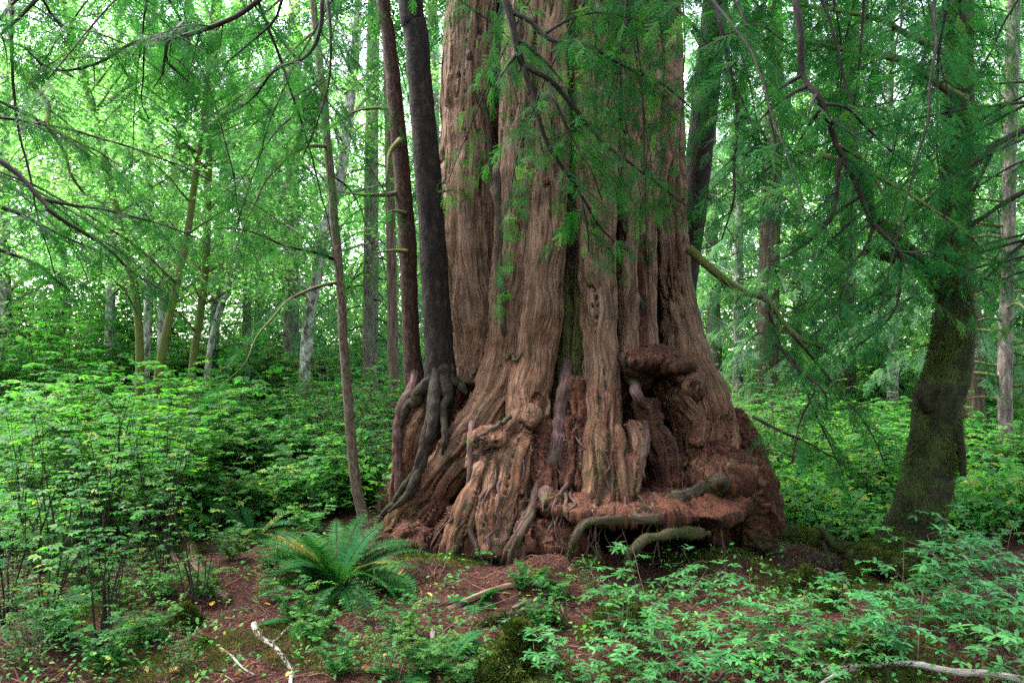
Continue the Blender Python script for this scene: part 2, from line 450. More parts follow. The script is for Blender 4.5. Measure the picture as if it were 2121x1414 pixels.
def build_cedar():
    base = at(1195, 1150, CEDAR_Y); base[2] = 0
    root = empty('cedar_tree', 'giant old red cedar with a fluted trunk flaring into gnarled buttress roots', 'tree', loc=tuple(base))
    mb = MB(); segs = []
    def put(P, r, kind, k=20):
        n = int(np.clip(np.linalg.norm(np.diff(P, axis=0), axis=1).sum() / 0.07, 8, 140))
        cp, rr = add_tube(mb, P, r, n=n, k=k, lump=0.0)
        segs.append((cp, rr, kind))
    # core: a swept, dented body under the columns
    ys = np.linspace(-900, 1400, 260); nth = 360
    th = np.arange(nth) / nth * 2 * math.pi
    cv = []; cc = []
    for y in ys:
        cx, r = cedar_prof(y); c = at(cx, y, CEDAR_Y)
        rm = r * CEDAR_Y / FPX * (0.76 if y < 850 else 0.82)
        rr = np.full(nth, rm)
        X = c[0] + rr * np.sin(th); Yv = CEDAR_Y - rr * np.cos(th)
        front = np.cos(th) > 0
        pxs = 1060.5 + X / Yv * FPX
        pys = 707 - (c[2] - 2.0) / Yv * FPX
        for (dx, dy, sx, sy, dep) in [(1385,880,72,115,1.5),(1290,1135,90,30,1.0),(1320,1130,150,40,0.9),(1180,930,40,90,0.12),(1095,1050,28,60,0.25),(940,1080,46,50,0.3),(1330,950,40,60,0.3),(1440,1130,60,40,0.5),(930,800,30,60,0.25),(1274,600,9,190,0.45),(1322,560,7,150,0.3),(1362,640,9,130,0.45),(1034,250,11,330,0.35),(1162,620,9,220,0.3),(1212,640,7,200,0.25),(1108,940,14,80,0.35)]:
            g = np.exp(-(((pxs - dx) / sx) ** 2 + ((pys - dy) / sy) ** 2) ** 1.5) * front
            rr = rr - dep * g
        cv.append(np.stack([c[0] + rr * np.sin(th), CEDAR_Y - rr * np.cos(th), np.full(nth, c[2])], -1)); cc.append((c[0], rm))
    cv = np.array(cv); m = len(ys)
    i = np.arange(m - 1)[:, None] * nth; j = np.arange(nth)[None]
    q = np.stack([i + j, i + nth + j, i + nth + (j + 1) % nth, i + (j + 1) % nth], -1).reshape(-1, 4)
    vv = np.vstack([cv.reshape(-1, 3), cv[0].mean(0), cv[-1].mean(0)])
    jj = np.arange(nth); a0, a1 = m * nth, m * nth + 1
    tri = np.vstack([np.stack([np.full(nth, a0), jj, (jj + 1) % nth], -1), np.stack([np.full(nth, a1), (m - 1) * nth + (jj + 1) % nth, (m - 1) * nth + jj], -1)])
    mb.add(vv, q, tri)
    for kind, ins, nodes in CED_COLS:
        P, r = cedar_pts(nodes, ins); put(P, r, kind)
    P = np.array([at(e[0], e[1], e[3]) for e in CED_HUMP]); put(P, np.array([rad(e[2], e[3]) for e in CED_HUMP]), 0)
    for i_, e in enumerate(CED_LUMPS): ellipsoid(mb, at(e[0], e[1], e[2]), e[3], e[4], e[5], i_)
    # columns round the back of the trunk
    rg = np.random.default_rng(3)
    for a in np.linspace(0.55 * math.pi, 1.45 * math.pi, 11):
        pts = []; rr = []
        for y in (-900, -200, 300, 650, 850, 950, 1050, 1150, 1300):
            cx, r = cedar_prof(y); c = at(cx, y, CEDAR_Y); w = r * CEDAR_Y / FPX * rg.uniform(0.88, 0.98)
            pts.append((c[0] + w * math.sin(a), CEDAR_Y - w * math.cos(a), c[2])); rr.append(0.16 * r / 230 * rg.uniform(0.8, 1.2))
        put(np.array(pts), np.array(rr), 0)
    tmp = mb.build('trunk', None)
    md = tmp.modifiers.new('r', 'REMESH'); md.mode = 'VOXEL'; md.voxel_size = 0.0165; md.use_smooth_shade = True
    dg = bpy.context.evaluated_depsgraph_get()
    me = bpy.data.meshes.new_from_object(tmp.evaluated_get(dg))
    bpy.data.objects.remove(tmp)
    nv = len(me.vertices)
    co = np.empty(nv * 3, np.float32); me.vertices.foreach_get('co', co); co = co.reshape(-1, 3).astype(float)
    # light smoothing of the joins
    ed = np.empty(len(me.edges) * 2, np.int32); me.edges.foreach_get('vertices', ed); ed = ed.reshape(-1, 2)
    deg = np.bincount(ed.ravel(), minlength=nv)[:, None]
    def lap(c):
        s = np.zeros_like(c); 
        for d in range(3):
            s[:, d] = np.bincount(ed[:, 0], c[ed[:, 1], d], nv) + np.bincount(ed[:, 1], c[ed[:, 0], d], nv)
        return s / np.maximum(deg, 1)
    for _ in range(3): co = co * 0.4 + lap(co) * 0.6
    # nearest column: fibre coordinates that follow each column and root
    best = np.full(nv, 1e9); fib = np.zeros((nv, 3)); kind = np.ones(nv)
    # core first
    zc = np.array([at(0, y, CEDAR_Y)[2] for y in ys])[::-1]; xc = np.array([c[0] for c in cc])[::-1]; rc = np.array([c[1] for c in cc])[::-1]
    cx = np.interp(co[:, 2], zc, xc); cr = np.interp(co[:, 2], zc, rc)
    dx = co[:, 0] - cx; dy = co[:, 1] - CEDAR_Y
    best = np.hypot(dx, dy) - cr
    ang = np.arctan2(dx, -dy)
    fib[:] = np.stack([np.sin(ang) * 1.2, np.cos(ang) * 1.2, co[:, 2]], -1)
    for si, (cp, rr, kd) in enumerate(segs):
        lo, hi = cp.min(0) - rr.max() - 0.15, cp.max(0) + rr.max() + 0.15
        idx = np.where(((co > lo) & (co < hi)).all(1))[0]
        if not len(idx): continue
        p = co[idx]; t, n_, b_ = rmframes(cp); s = np.r_[0, np.cumsum(np.linalg.norm(np.diff(cp, axis=0), axis=1))]
        bd = np.full(len(idx), 1e9); bi = np.zeros(len(idx), int); bu = np.zeros(len(idx))
        for k in range(len(cp) - 1):
            e = cp[k + 1] - cp[k]; l2 = e @ e
            if l2 < 1e-10: continue
            u = np.clip((p - cp[k]) @ e / l2, 0, 1)
            d = np.linalg.norm(p - cp[k] - u[:, None] * e, axis=1) - (rr[k] * (1 - u) + rr[k + 1] * u)
            w = d < bd; bd[w] = d[w]; bi[w] = k; bu[w] = u[w]
        w = bd < best[idx]
        ii = idx[w]; best[ii] = bd[w]; k = bi[w]; u = bu[w][:, None]
        c = cp[k] * (1 - u) + cp[k + 1] * u; off = p[w] - c
        fib[ii] = np.stack([(off * n_[k]).sum(1) + si * 3.7, (off * b_[k]).sum(1) + si * 1.9, s[k] + bu[w] * (s[k + 1] - s[k])], -1)
        kind[ii] = kd
    # soften the kind mask
    kf = kind[:, None].astype(float)
    is1 = (kf == 1).astype(float); is2 = (kf == 2).astype(float)
    for _ in range(2): is1 = is1 * 0.4 + lap3(is1, ed, deg, nv) * 0.6; is2 = is2 * 0.4 + lap3(is2, ed, deg, nv) * 0.6
    # relief along the fibres
    me.vertices.foreach_set('co', co.astype(np.float32).ravel()); me.update()
    nr = np.empty(nv * 3, np.float32); me.vertices.foreach_get('normal', nr); nr = nr.reshape(-1, 3).astype(float)
    f = fib + 0.03 * np.c_[vnoise(co * 3), vnoise(co * 3 + 40), vnoise(co * 3 + 80)]
    big = fbm(f * np.array([7, 7, 1.6]), 3)
    ridg = 1 - np.abs(fbm(f * np.array([16, 16, 1.1]) + 31, 3)) * 2.2
    crack = smooth(0.09, 0.0, np.abs(fbm(f * np.array([11, 11, 0.45]) + 71, 2)))
    cr2 = smooth(-0.1, 0.25, vnoise(co * 1.1 + 5))
    knob = fbm(co * np.array([5, 5, 4]) + 11, 3)
    ripple = vnoise(f * np.array([4, 4, 9]) + 51)           # small cross waves of the grain
    rot = is1[:, 0]
    low = smooth(2.4, 0.8, co[:, 2])
    ribs = 1 - np.abs(fbm(f * np.array([5.5, 5.5, 0.45]) + 91, 3)) * 3.0
    wp = np.c_[vnoise(co * 3 + 7), vnoise(co * 3 + 27), vnoise(co * 3 + 47)]
    fold = 1 - np.abs(fbm(f * np.array([9, 9, 2.2]) + wp * 0.9, 4)) * 2.6
    chunk = 1 - np.abs(fbm(f * np.array([24, 24, 5]) + wp * 0.5, 4)) * 2.4
    fine = 1 - np.abs(fbm(f * np.array([34, 34, 3.0]) + 13, 3)) * 2.2
    d = (low * 0.35 + rot * 0.5) * fold * 0.035 + rot * chunk * 0.022 + fine * 0.003 + big * 0.020 + np.maximum(ribs, -1.2) * 0.038 + ridg * 0.006 - crack * cr2 * 0.07 + knob * (0.012 + 0.02 * low) + ripple * (0.006 + 0.006 * smooth(3.2, 1.5, co[:, 2]))
    co = co + nr * d[:, None]
    me.vertices.foreach_set('co', co.astype(np.float32).ravel()); me.update()
    a = me.attributes.new('fib', 'FLOAT_VECTOR', 'POINT'); a.data.foreach_set('vector', f.astype(np.float32).ravel())
    a = me.attributes.new('rot', 'FLOAT', 'POINT'); a.data.foreach_set('value', is1[:, 0].astype(np.float32))
    a = me.attributes.new('mossy', 'FLOAT', 'POINT'); a.data.foreach_set('value', is2[:, 0].astype(np.float32))
    a = me.attributes.new('crack', 'FLOAT', 'POINT'); a.data.foreach_set('value', (crack * cr2).astype(np.float32))
    me.materials.clear(); me.materials.append(M_CEDAR)
    o = bpy.data.objects.new('trunk', me); C.objects.link(o)
    o.parent = root; o.matrix_parent_inverse.identity(); o.location = tuple(-base)
    print('cedar verts', nv)
    return root, co, nr
def lap3(c, ed, deg, nv):
    return ((np.bincount(ed[:, 0], c[ed[:, 1], 0], nv) + np.bincount(ed[:, 1], c[ed[:, 0], 0], nv))[:, None]) / np.maximum(deg, 1)

def cedar_mat():
    m, n = new_mat('cedar_bark'); k = NT(n)
    f = k.attr('fib').outputs['Vector']; rot = k.attr('rot').outputs['Fac']; mos = k.attr('mossy').outputs['Fac']; crk = k.attr('crack').outputs['Fac']
    geo = k.node('ShaderNodeNewGeometry'); P = geo.outputs['Position']
    g1 = k.noise(k.scaled(f, (36, 36, 2.2)), 1, 6, 0.6, 0.5)
    g2 = k.noise(k.scaled(f, (150, 150, 8)), 1, 5, 0.6)
    ln = k.noise(k.scaled(f, (26, 26, 0.9)), 1, 3, 0.5, 0.8)
    line = k.maprange(k.math('ABSOLUTE', k.math('SUBTRACT', ln, 0.5)), 0.0, 0.022, 1.0, 0.0)
    line = k.math('MULTIPLY', line, k.maprange(k.noise(P, 2.6, 3, 0.6), 0.42, 0.6))
    vo = k.node('ShaderNodeTexVoronoi', feature='DISTANCE_TO_EDGE'); vo.inputs['Scale'].default_value = 1.0
    wv = k.node('ShaderNodeVectorMath', operation='ADD'); k.link(k.scaled(f, (26, 26, 1.5)), wv.inputs[0])
    nz = k.node('ShaderNodeTexNoise'); nz.inputs['Scale'].default_value = 1.0; nz.inputs['Detail'].default_value = 3; k.link(k.scaled(f, (12, 12, 1.6)), nz.inputs['Vector'])
    k.link(nz.outputs['Color'], wv.inputs[1]); k.link(wv.outputs[0], vo.inputs['Vector'])
    gap = k.maprange(vo.outputs['Distance'], 0.0, 0.09, 1.0, 0.0)
    gap = k.math('MULTIPLY', gap, k.maprange(k.noise(P, 3.7, 3, 0.6), 0.38, 0.62))
    line = k.math('MAXIMUM', line, gap)
    lo = k.noise(P, 1.1, 4, 0.6); mid = k.noise(k.scaled(f, (7, 7, 2)), 1, 5, 0.65)
    c = k.ramp(g1, [(0.28, (0.060, 0.025, 0.014)), (0.46, (0.170, 0.078, 0.046)), (0.60, (0.265, 0.137, 0.087)), (0.78, (0.37, 0.222, 0.15))])
    grey = k.ramp(g1, [(0.3, (0.078, 0.052, 0.039)), (0.5, (0.215, 0.145, 0.107)), (0.75, (0.38, 0.285, 0.22))])
    c = k.mix(k.maprange(lo, 0.42, 0.66), c, grey)
    spz = k.node('ShaderNodeSeparateXYZ'); k.link(P, spz.inputs[0])
    c = k.mix(k.math('MULTIPLY', k.maprange(spz.outputs[2], 0.8, 3.0), 0.8), c, k.mix(1.0, grey, (1.08, 1.06, 1.04), 'MULTIPLY'))
    red = k.ramp(g1, [(0.30, (0.012, 0.006, 0.005)), (0.47, (0.048, 0.015, 0.008)), (0.62, (0.13, 0.040, 0.019)), (0.80, (0.25, 0.095, 0.048))])
    rr = k.math('ADD', k.math('MULTIPLY', rot, 0.9), k.math('MULTIPLY', k.maprange(mid, 0.5, 0.75), 0.35), True)
    c = k.mix(rr, c, red)
    c = k.mix(k.math('MULTIPLY', k.math('MAXIMUM', crk, line), 0.7), c, (0.022, 0.011, 0.008))  # crack shade put into the colour, along with the dark strip lines
    c = k.mix(k.maprange(g2, 0.35, 0.7, 0.0, 0.2), c, k.mix(1.0, c, (1.5, 1.45, 1.4), 'MULTIPLY'))
    # moss and charred wood in the mossy strip, thin green stain here and there
    m1 = k.noise(P, 5.0, 6, 0.7)
    mcol = k.ramp(k.noise(P, 70, 3, 0.6), [(0.3, (0.026, 0.042, 0.007)), (0.7, (0.12, 0.15, 0.028))])
    dk = k.mix(k.maprange(g1, 0.35, 0.7), (0.008, 0.006, 0.005), (0.06, 0.042, 0.033))
    strip = k.mix(k.maprange(m1, 0.42, 0.55), dk, mcol)
    c = k.mix(k.math('MULTIPLY', mos, 0.92), c, strip)
    m2 = k.noise(P, 2.2, 7, 0.75)
    c = k.mix(k.maprange(m2, 0.56, 0.70, 0, 0.75), c, mcol)
    # red needle duff lies on whatever faces up
    sz = k.node('ShaderNodeSeparateXYZ'); k.link(geo.outputs['True Normal'], sz.inputs[0])
    sp = k.node('ShaderNodeSeparateXYZ'); k.link(P, sp.inputs[0])
    up = k.math('ADD', sz.outputs[2], k.maprange(k.noise(P, 9, 4, 0.6), 0.3, 0.7, -0.25, 0.2))
    duff = k.ramp(k.noise(P, 70, 5, 0.7), [(0.3, (0.025, 0.010, 0.007)), (0.5, (0.13, 0.045, 0.025)), (0.7, (0.27, 0.11, 0.06))])
    um = k.math('MULTIPLY', k.maprange(up, 0.58, 0.74), k.maprange(sp.outputs[2], 2.6, 2.0))
    c = k.mix(um, c, duff)
    c = k.mix(1.0, c, (0.60, 0.53, 0.475), 'MULTIPLY')
    h = k.math('SUBTRACT', k.math('ADD', g1, k.math('MULTIPLY', g2, 0.18)), k.math('MULTIPLY', line, 0.5))
    rough_chunk = k.noise(P, 42, 6, 0.7)
    h = k.math('ADD', h, k.math('MULTIPLY', rough_chunk, k.math('MULTIPLY', rot, 0.9)))
    k.finish(c, 0.85, h, 0.9, 0.022, spec=0.22)
    return m
M_CEDAR = cedar_mat()
CEDAR, CED_CO, CED_NR = build_cedar()
# ---------------------------------------------------------------- foliage templates and materials
rng = np.random.default_rng(11)
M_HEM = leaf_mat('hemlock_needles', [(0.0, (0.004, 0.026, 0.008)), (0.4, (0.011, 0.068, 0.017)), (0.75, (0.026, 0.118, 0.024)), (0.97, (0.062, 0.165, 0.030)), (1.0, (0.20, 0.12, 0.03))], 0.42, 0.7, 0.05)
M_HEMB = leaf_mat('background_needles', [(0.0, (0.034, 0.100, 0.055)), (0.5, (0.070, 0.175, 0.088)), (1.0, (0.13, 0.25, 0.115))], 0.6, 0.6, 0.12, (1.5, 1.6, 1.15))  # paler copy of the hemlock needles, distance haze put into the colour
M_ALDER = leaf_mat('alder_leaves', [(0.0, (0.042, 0.130, 0.040)), (0.5, (0.098, 0.240, 0.068)), (1.0, (0.20, 0.35, 0.115))], 0.66, 0.6, 0.15, (1.5, 1.6, 1.15))  # leaf colour and translucence lifted to stand in for background haze and glow
M_SHRUB = leaf_mat('shrub_leaves', [(0.0, (0.018, 0.090, 0.024)), (0.5, (0.044, 0.180, 0.040)), (0.9, (0.10, 0.27, 0.045)), (1.0, (0.24, 0.25, 0.05))], 0.5, 0.55, 0.2)
M_MAPLE = leaf_mat('maple_leaves', [(0.0, (0.020, 0.115, 0.018)), (0.5, (0.060, 0.220, 0.030)), (0.95, (0.13, 0.31, 0.042)), (1.0, (0.30, 0.29, 0.06))], 0.52, 0.55, 0.18)
M_AZALEA = leaf_mat('azalea_leaves', [(0.0, (0.018, 0.098, 0.026)), (0.5, (0.038, 0.175, 0.044)), (1.0, (0.080, 0.26, 0.068))], 0.35, 0.5, 0.3)
M_FERN = leaf_mat('fern_fronds', [(0.0, (0.006, 0.044, 0.011)), (0.6, (0.018, 0.098, 0.021)), (0.9, (0.06, 0.15, 0.027)), (1.0, (0.26, 0.20, 0.04))], 0.35, 0.6, 0.10)
M_DEADFERN = leaf_mat('dead_fern', [(0.0, (0.05, 0.022, 0.013)), (1.0, (0.22, 0.085, 0.035))], 0.2, 0.8, 0.1, (1.2, 1.0, 0.7))
M_MOSS = leaf_mat('moss_tufts', [(0.0, (0.012, 0.022, 0.004)), (0.5, (0.038, 0.056, 0.009)), (1.0, (0.11, 0.13, 0.024))], 0.3, 0.8, 0.1, (1.2, 1.2, 0.6))
M_LICHEN = leaf_mat('hanging_lichen', [(0.0, (0.10, 0.14, 0.09)), (1.0, (0.26, 0.33, 0.22))], 0.4, 0.8, 0.1, (1.1, 1.1, 0.9))
M_FALLEN = leaf_mat('fallen_leaf', [(0.0, (0.30, 0.11, 0.015)), (0.5, (0.50, 0.27, 0.03)), (1.0, (0.42, 0.33, 0.12))], 0.25, 0.5, 0.3, (1.2, 1.0, 0.5))
M_LITTER = leaf_mat('needle_litter', [(0.0, (0.012, 0.007, 0.006)), (0.35, (0.055, 0.021, 0.014)), (0.75, (0.135, 0.052, 0.031)), (0.94, (0.22, 0.12, 0.075)), (1.0, (0.36, 0.31, 0.27))], 0.0, 0.8, 0.2)
M_TWIG = bark_mat('dark_twig', (0.006, 0.005, 0.004), (0.018, 0.013, 0.010), (0.05, 0.036, 0.028), 60, 12)
M_TWIGM = bark_mat('mossy_twig', (0.02, 0.016, 0.010), (0.06, 0.045, 0.030), (0.12, 0.10, 0.07), 60, 12, moss=0.75, mosscol=(0.075, 0.085, 0.02))
M_STEM = bark_mat('shrub_stem', (0.03, 0.022, 0.015), (0.09, 0.062, 0.04), (0.19, 0.14, 0.10), 80, 12)
M_DARKBARK = bark_mat('dark_hemlock_bark', (0.003, 0.002, 0.0015), (0.012, 0.007, 0.006), (0.042, 0.027, 0.022), 20, 9, moss=0.3, mosscol=(0.022, 0.026, 0.012), bump=1.0, dist=0.03)
M_REDBARK = bark_mat('red_hemlock_bark', (0.010, 0.005, 0.004), (0.040, 0.018, 0.013), (0.11, 0.058, 0.044), 34, 14, bump=1.0, dist=0.03)
M_SAPBARK = bark_mat('sapling_bark', (0.03, 0.02, 0.014), (0.085, 0.058, 0.040), (0.19, 0.15, 0.12), 50, 16, moss=0.25, bump=0.8, dist=0.012)
M_ALDERBARK = bark_mat('alder_bark', (0.09, 0.08, 0.075), (0.32, 0.30, 0.28), (0.62, 0.60, 0.58), 14, 8, moss=0.32, mosscol=(0.07, 0.08, 0.02), patches=(0.07, 0.06, 0.05))
M_MOSSYALDER = bark_mat('mossy_alder_bark', (0.03, 0.026, 0.02), (0.09, 0.075, 0.055), (0.22, 0.2, 0.17), 14, 8, moss=0.85, mosscol=(0.07, 0.08, 0.018))
M_GREYBARK = bark_mat('grey_conifer_bark', (0.04, 0.03, 0.027), (0.13, 0.10, 0.09), (0.28, 0.24, 0.22), 22, 5, moss=0.3)
M_RUSSETBARK = bark_mat('russet_bark', (0.03, 0.02, 0.016), (0.09, 0.058, 0.045), (0.18, 0.125, 0.10), 20, 2.5, moss=0.25)
M_MOSSBARK = bark_mat('moss_covered_bark', (0.005, 0.005, 0.003), (0.014, 0.014, 0.005), (0.035, 0.03, 0.014), 16, 7, moss=0.62, mosscol=(0.028, 0.040, 0.008), bump=1.0, dist=0.04)
M_ROOT = bark_mat('root_bark', (0.02, 0.010, 0.009), (0.07, 0.036, 0.032), (0.16, 0.09, 0.08), 50, 8, moss=0.4, bump=0.8, dist=0.012)
M_MROOT = bark_mat('mossy_root_bark', (0.010, 0.007, 0.005), (0.042, 0.026, 0.018), (0.11, 0.074, 0.053), 40, 6, moss=0.5, mosscol=(0.024, 0.028, 0.007), bump=0.9, dist=0.015)
M_HROOT = bark_mat('hemlock_root_bark', (0.006, 0.004, 0.003), (0.024, 0.015, 0.011), (0.062, 0.042, 0.032), 40, 14, moss=0.5, mosscol=(0.020, 0.024, 0.006), bump=1.0, dist=0.02)
M_DEADWOOD = bark_mat('bleached_wood', (0.10, 0.08, 0.07), (0.30, 0.26, 0.23), (0.55, 0.51, 0.48), 60, 8)
M_BROWNWOOD = bark_mat('brown_deadwood', (0.04, 0.022, 0.015), (0.15, 0.09, 0.06), (0.32, 0.22, 0.16), 50, 5, moss=0.15)

def needle_twig(L, sp, nl, nw, rg):
    n = max(2, int(L / sp)); V = []; 
    for i in range(n):
        y = L * (i + 0.3) / n
        for s in (-1, 1):
            l = nl * rg.uniform(0.7, 1.1) * (1 - 0.35 * (i / n) ** 2); a = R(rg.uniform(58, 82))
            d = np.array([s * math.sin(a), math.cos(a), rg.uniform(-0.25, 0.25)]); w = np.array([-d[1], d[0], 0]) * nw * 0.5
            b = np.array([0, y, 0.0])
            V += [b, b + d * l * 0.55 + w, b + d * l, b + d * l * 0.55 - w]
    V += [np.array([0, L * .9, 0]), np.array([nw * .5, L + nl * .3, 0]), np.array([0, L + nl * .7, 0]), np.array([-nw * .5, L + nl * .3, 0])]
    return np.array(V)
def spray_template(L, ntw, sp, nl, nw, seed, hang=0.25, twl=0.45):
    """flat spray along +Y, normal +Z"""
    rg = np.random.default_rng(seed); V = []
    def put(tv, p, d, up=np.array([0, 0, 1.0])):
        F = frames(d[None], up[None])[0]; V.append(tv @ F.T + p)
    for i in range(ntw):
        t = (i + 0.4) / ntw; y = L * (0.04 + 0.93 * t); s = 1 if i % 2 else -1
        l = L * twl * (1 - t) ** 0.75 * rg.uniform(0.75, 1.15) + 0.05 * L
        a = R(rg.uniform(42, 62)); d = np.array([s * math.sin(a), math.cos(a), rg.uniform(-0.22, 0.12)])
        put(needle_twig(l, sp, nl, nw, rg), np.array([0, y, -hang * y * y / L]), d)
    put(needle_twig(L, sp, nl, nw, rg), np.zeros(3), np.array([0, 1.0, 0]))
    V = np.concatenate(V); V[:, 2] -= hang * 0.6 * (V[:, 1] ** 2) / L + 0.25 * np.abs(V[:, 0]) ** 2 / L
    return V, np.arange(len(V)).reshape(-1, 4)
SPR_N = [spray_template(0.21, 10, 0.0085, 0.0145, 0.0072, k) for k in range(3)]
SPR_M = [spray_template(0.30, 9, 0.013, 0.024, 0.0120, 10 + k) for k in range(3)]
SPR_F = [spray_template(0.50, 8, 0.034, 0.055, 0.030, 20 + k) for k in range(3)]
SPR_H = [spray_template(0.55, 7, 0.03, 0.045, 0.010, 30 + k, 0.5, 0.3) for k in range(2)]

def unit(v): 
    v = np.asarray(v, float); return v / max(np.linalg.norm(v), 1e-9)
def hemlock_limb(wood, leaf, P, r0, r1, tpl, rg, t0=0.12, side=0.6, step=0.13, sstep=0.075, sscale=1.0, droop=0.35, k=6, lump=0.12, shade=0.5, upj=0.35, wob=0.012, skip=0.0, spray_droop=0.25):
    """a limb with flat side branchlets that carry needle sprays; wood and leaf are the mesh collectors"""
    cp, rr = add_tube(wood, P, r0, r1, k=k, lump=lump, seed=rg.uniform(0, 50), wob=wob)
    s = np.r_[0, np.cumsum(np.linalg.norm(np.diff(cp, axis=0), axis=1))]; L = s[-1]
    pos, dirs, ups, scl = [], [], [], []
    UP = np.array([0, 0, 1.0]); sd = 1; x = L * t0
    while x < L:
        i = min(np.searchsorted(s, x), len(cp) - 1); T = unit(cp[i] - cp[i - 1]) if i else unit(cp[1] - cp[0])
        lat = np.cross(T, UP)
        if np.linalg.norm(lat) < 0.6:
            lat = unit(lat + np.array([rg.choice([-1.0, 1.0]), rg.uniform(-0.6, 0.6), 0]) * 0.8)
        lat = unit(lat) * sd; sd = -sd
        u = (x - L * t0) / max(L * (1 - t0), 1e-6)
        l = side * (0.45 + 0.55 * math.sin(math.pi * min(1, 0.25 + 0.7 * u))) * (1 - 0.55 * u * u) * rg.uniform(0.55, 1.2)
        if rg.random() > skip:
            d = unit(T * rg.uniform(0.35, 0.8) + lat + np.array([0, 0, rg.uniform(-0.25, 0.15)]))
            n = 7; q = np.linspace(0, l, n)[:, None]
            bend = unit(np.cross(d, UP) + 1e-6) * rg.uniform(-0.25, 0.25)
            bp = cp[i] + d * q + np.array([0, 0, -1.0]) * droop * q * q / max(side, 0.2) + bend * q * q / max(side, .2)
            add_tube(wood, bp, max(r1 * 0.8, rr[i] * 0.28), 0.0012, n=n, k=4, seed=rg.uniform(0, 50))
            m = max(2, int(l / sstep)); ss = 1
            for j in range(m + 1):
                v = (j + 0.6) / (m + 0.6); v = min(v, 1.0)
                a = v * (n - 1); i0 = min(int(a), n - 2); p = bp[i0] * (1 - a + i0) + bp[i0 + 1] * (a - i0)
                t2 = unit(bp[i0 + 1] - bp[i0]); l2 = unit(np.cross(t2, UP)) * ss; ss = -ss
                dd = t2 if j == m else unit(t2 * 0.75 + l2 * rg.uniform(0.6, 1.0))
                pos.append(p); dirs.append(unit(dd + np.array([0, 0, -spray_droop * rg.uniform(0.3, 1.5)])))
                ups.append(unit(UP + np.array([rg.normal(0, upj), rg.normal(0, upj), 0])))
                scl.append(sscale * (1 - 0.45 * v) * rg.uniform(0.7, 1.2))
        x += step * rg.uniform(0.6, 1.4)
    if pos:
        pos, dirs, ups, scl = map(np.array, (pos, dirs, ups, scl))
        Fm = frames(dirs, ups); w = rg.integers(0, len(tpl), len(pos))
        for q in range(len(tpl)):
            b = w == q
            if b.any():
                scatter(leaf, tpl[q][0], tpl[q][1], Fm[b], pos[b], scl[b], np.clip(rg.normal(shade, 0.25, b.sum()), 0, 0.955))
    return cp

# leaf shapes: centre fold, tip along +Y
def oval_leaf(L, w, fold=0.15, curl=0.12):
    ys = np.array([0, 0.3, 0.65, 1.0]) * L; ws = np.array([0.02, 0.42, 0.40, 0.02]) * w; V = []
    for y, ww in zip(ys, ws):
        z = -curl * (y / L) ** 2 * L
        V += [(-ww, y, z + fold * ww), (0, y, z), (ww, y, z + fold * ww)]
    F = []
    for i in range(3):
        b = i * 3; F += [(b, b + 1, b + 4, b + 3), (b + 1, b + 2, b + 5, b + 4)]
    return np.array(V), np.array(F)
def simple_leaf(L, w, fold=0.2):
    V = np.array([(0, 0, 0), (-w * .5, L * .5, fold * w), (0, L, -0.12 * L), (w * .5, L * .5, fold * w), (0, L * .5, 0)])
    return V, np.array([(0, 4, 2, 1), (0, 3, 2, 4)])
def lobed_leaf(L, lobes=3):
    """three or five pointed lobes, built as kites from the leaf base"""
    V, F = [], []
    for a, l in ([(0, 1.0), (48, 0.78), (-48, 0.78)] if lobes == 3 else [(0, 1.0), (38, .92), (-38, .92), (78, .7), (-78, .7)]):
        a = R(a); d = np.array([math.sin(a), math.cos(a), 0]); s = np.array([d[1], -d[0], 0]); b = len(V)
        ww = 0.27 if lobes == 3 else 0.2
        V += [(0, 0, 0), tuple(d * l * .5 * L + s * ww * l * L + np.array([0, 0, .05 * L])), tuple(d * l * L + np.array([0, 0, -.14 * L])), tuple(d * l * .5 * L - s * ww * l * L + np.array([0, 0, .05 * L]))]
        F.append((b, b + 1, b + 2, b + 3))
    return np.array(V), np.array(F)
LF_ALDER = simple_leaf(1.0, 0.75)
LF_OVAL = oval_leaf(1.0, 0.62)
LF_AZ = oval_leaf(1.0, 0.40, 0.12, 0.18)
LF_LOB3 = lobed_leaf(1.0, 3)
LF_LOB5 = lobed_leaf(1.0, 5)

def flat_dirs(n, rg, tilt=0.3):
    a = rg.uniform(0, 2 * math.pi, n)
    d = np.stack([np.cos(a), np.sin(a), rg.normal(-0.15, tilt, n)], -1)
    up = np.stack([rg.normal(0, tilt, n), rg.normal(0, tilt, n), np.ones(n)], -1)
    return frames(d, norm(up))

def leaf_cloud(mb, tpl, rg, centres, radii, per, size, flat=0.4, tilt=0.4, shade=(0.1, 0.9)):
    """clumps of leaves: each clump a loose flattened tier"""
    n = len(centres); tot = per * n
    c = np.repeat(centres, per, 0); r = np.repeat(radii, per)
    off = rg.normal(0, 0.5, (tot, 3)); off[:, 2] *= flat
    base = np.repeat(rg.uniform(*shade, n), per)
    scatter(mb, tpl[0], tpl[1], flat_dirs(tot, rg, tilt), c + off * r[:, None], size * rg.uniform(0.6, 1.25, tot), np.clip(base + rg.normal(0, 0.15, tot), 0, 0.99))

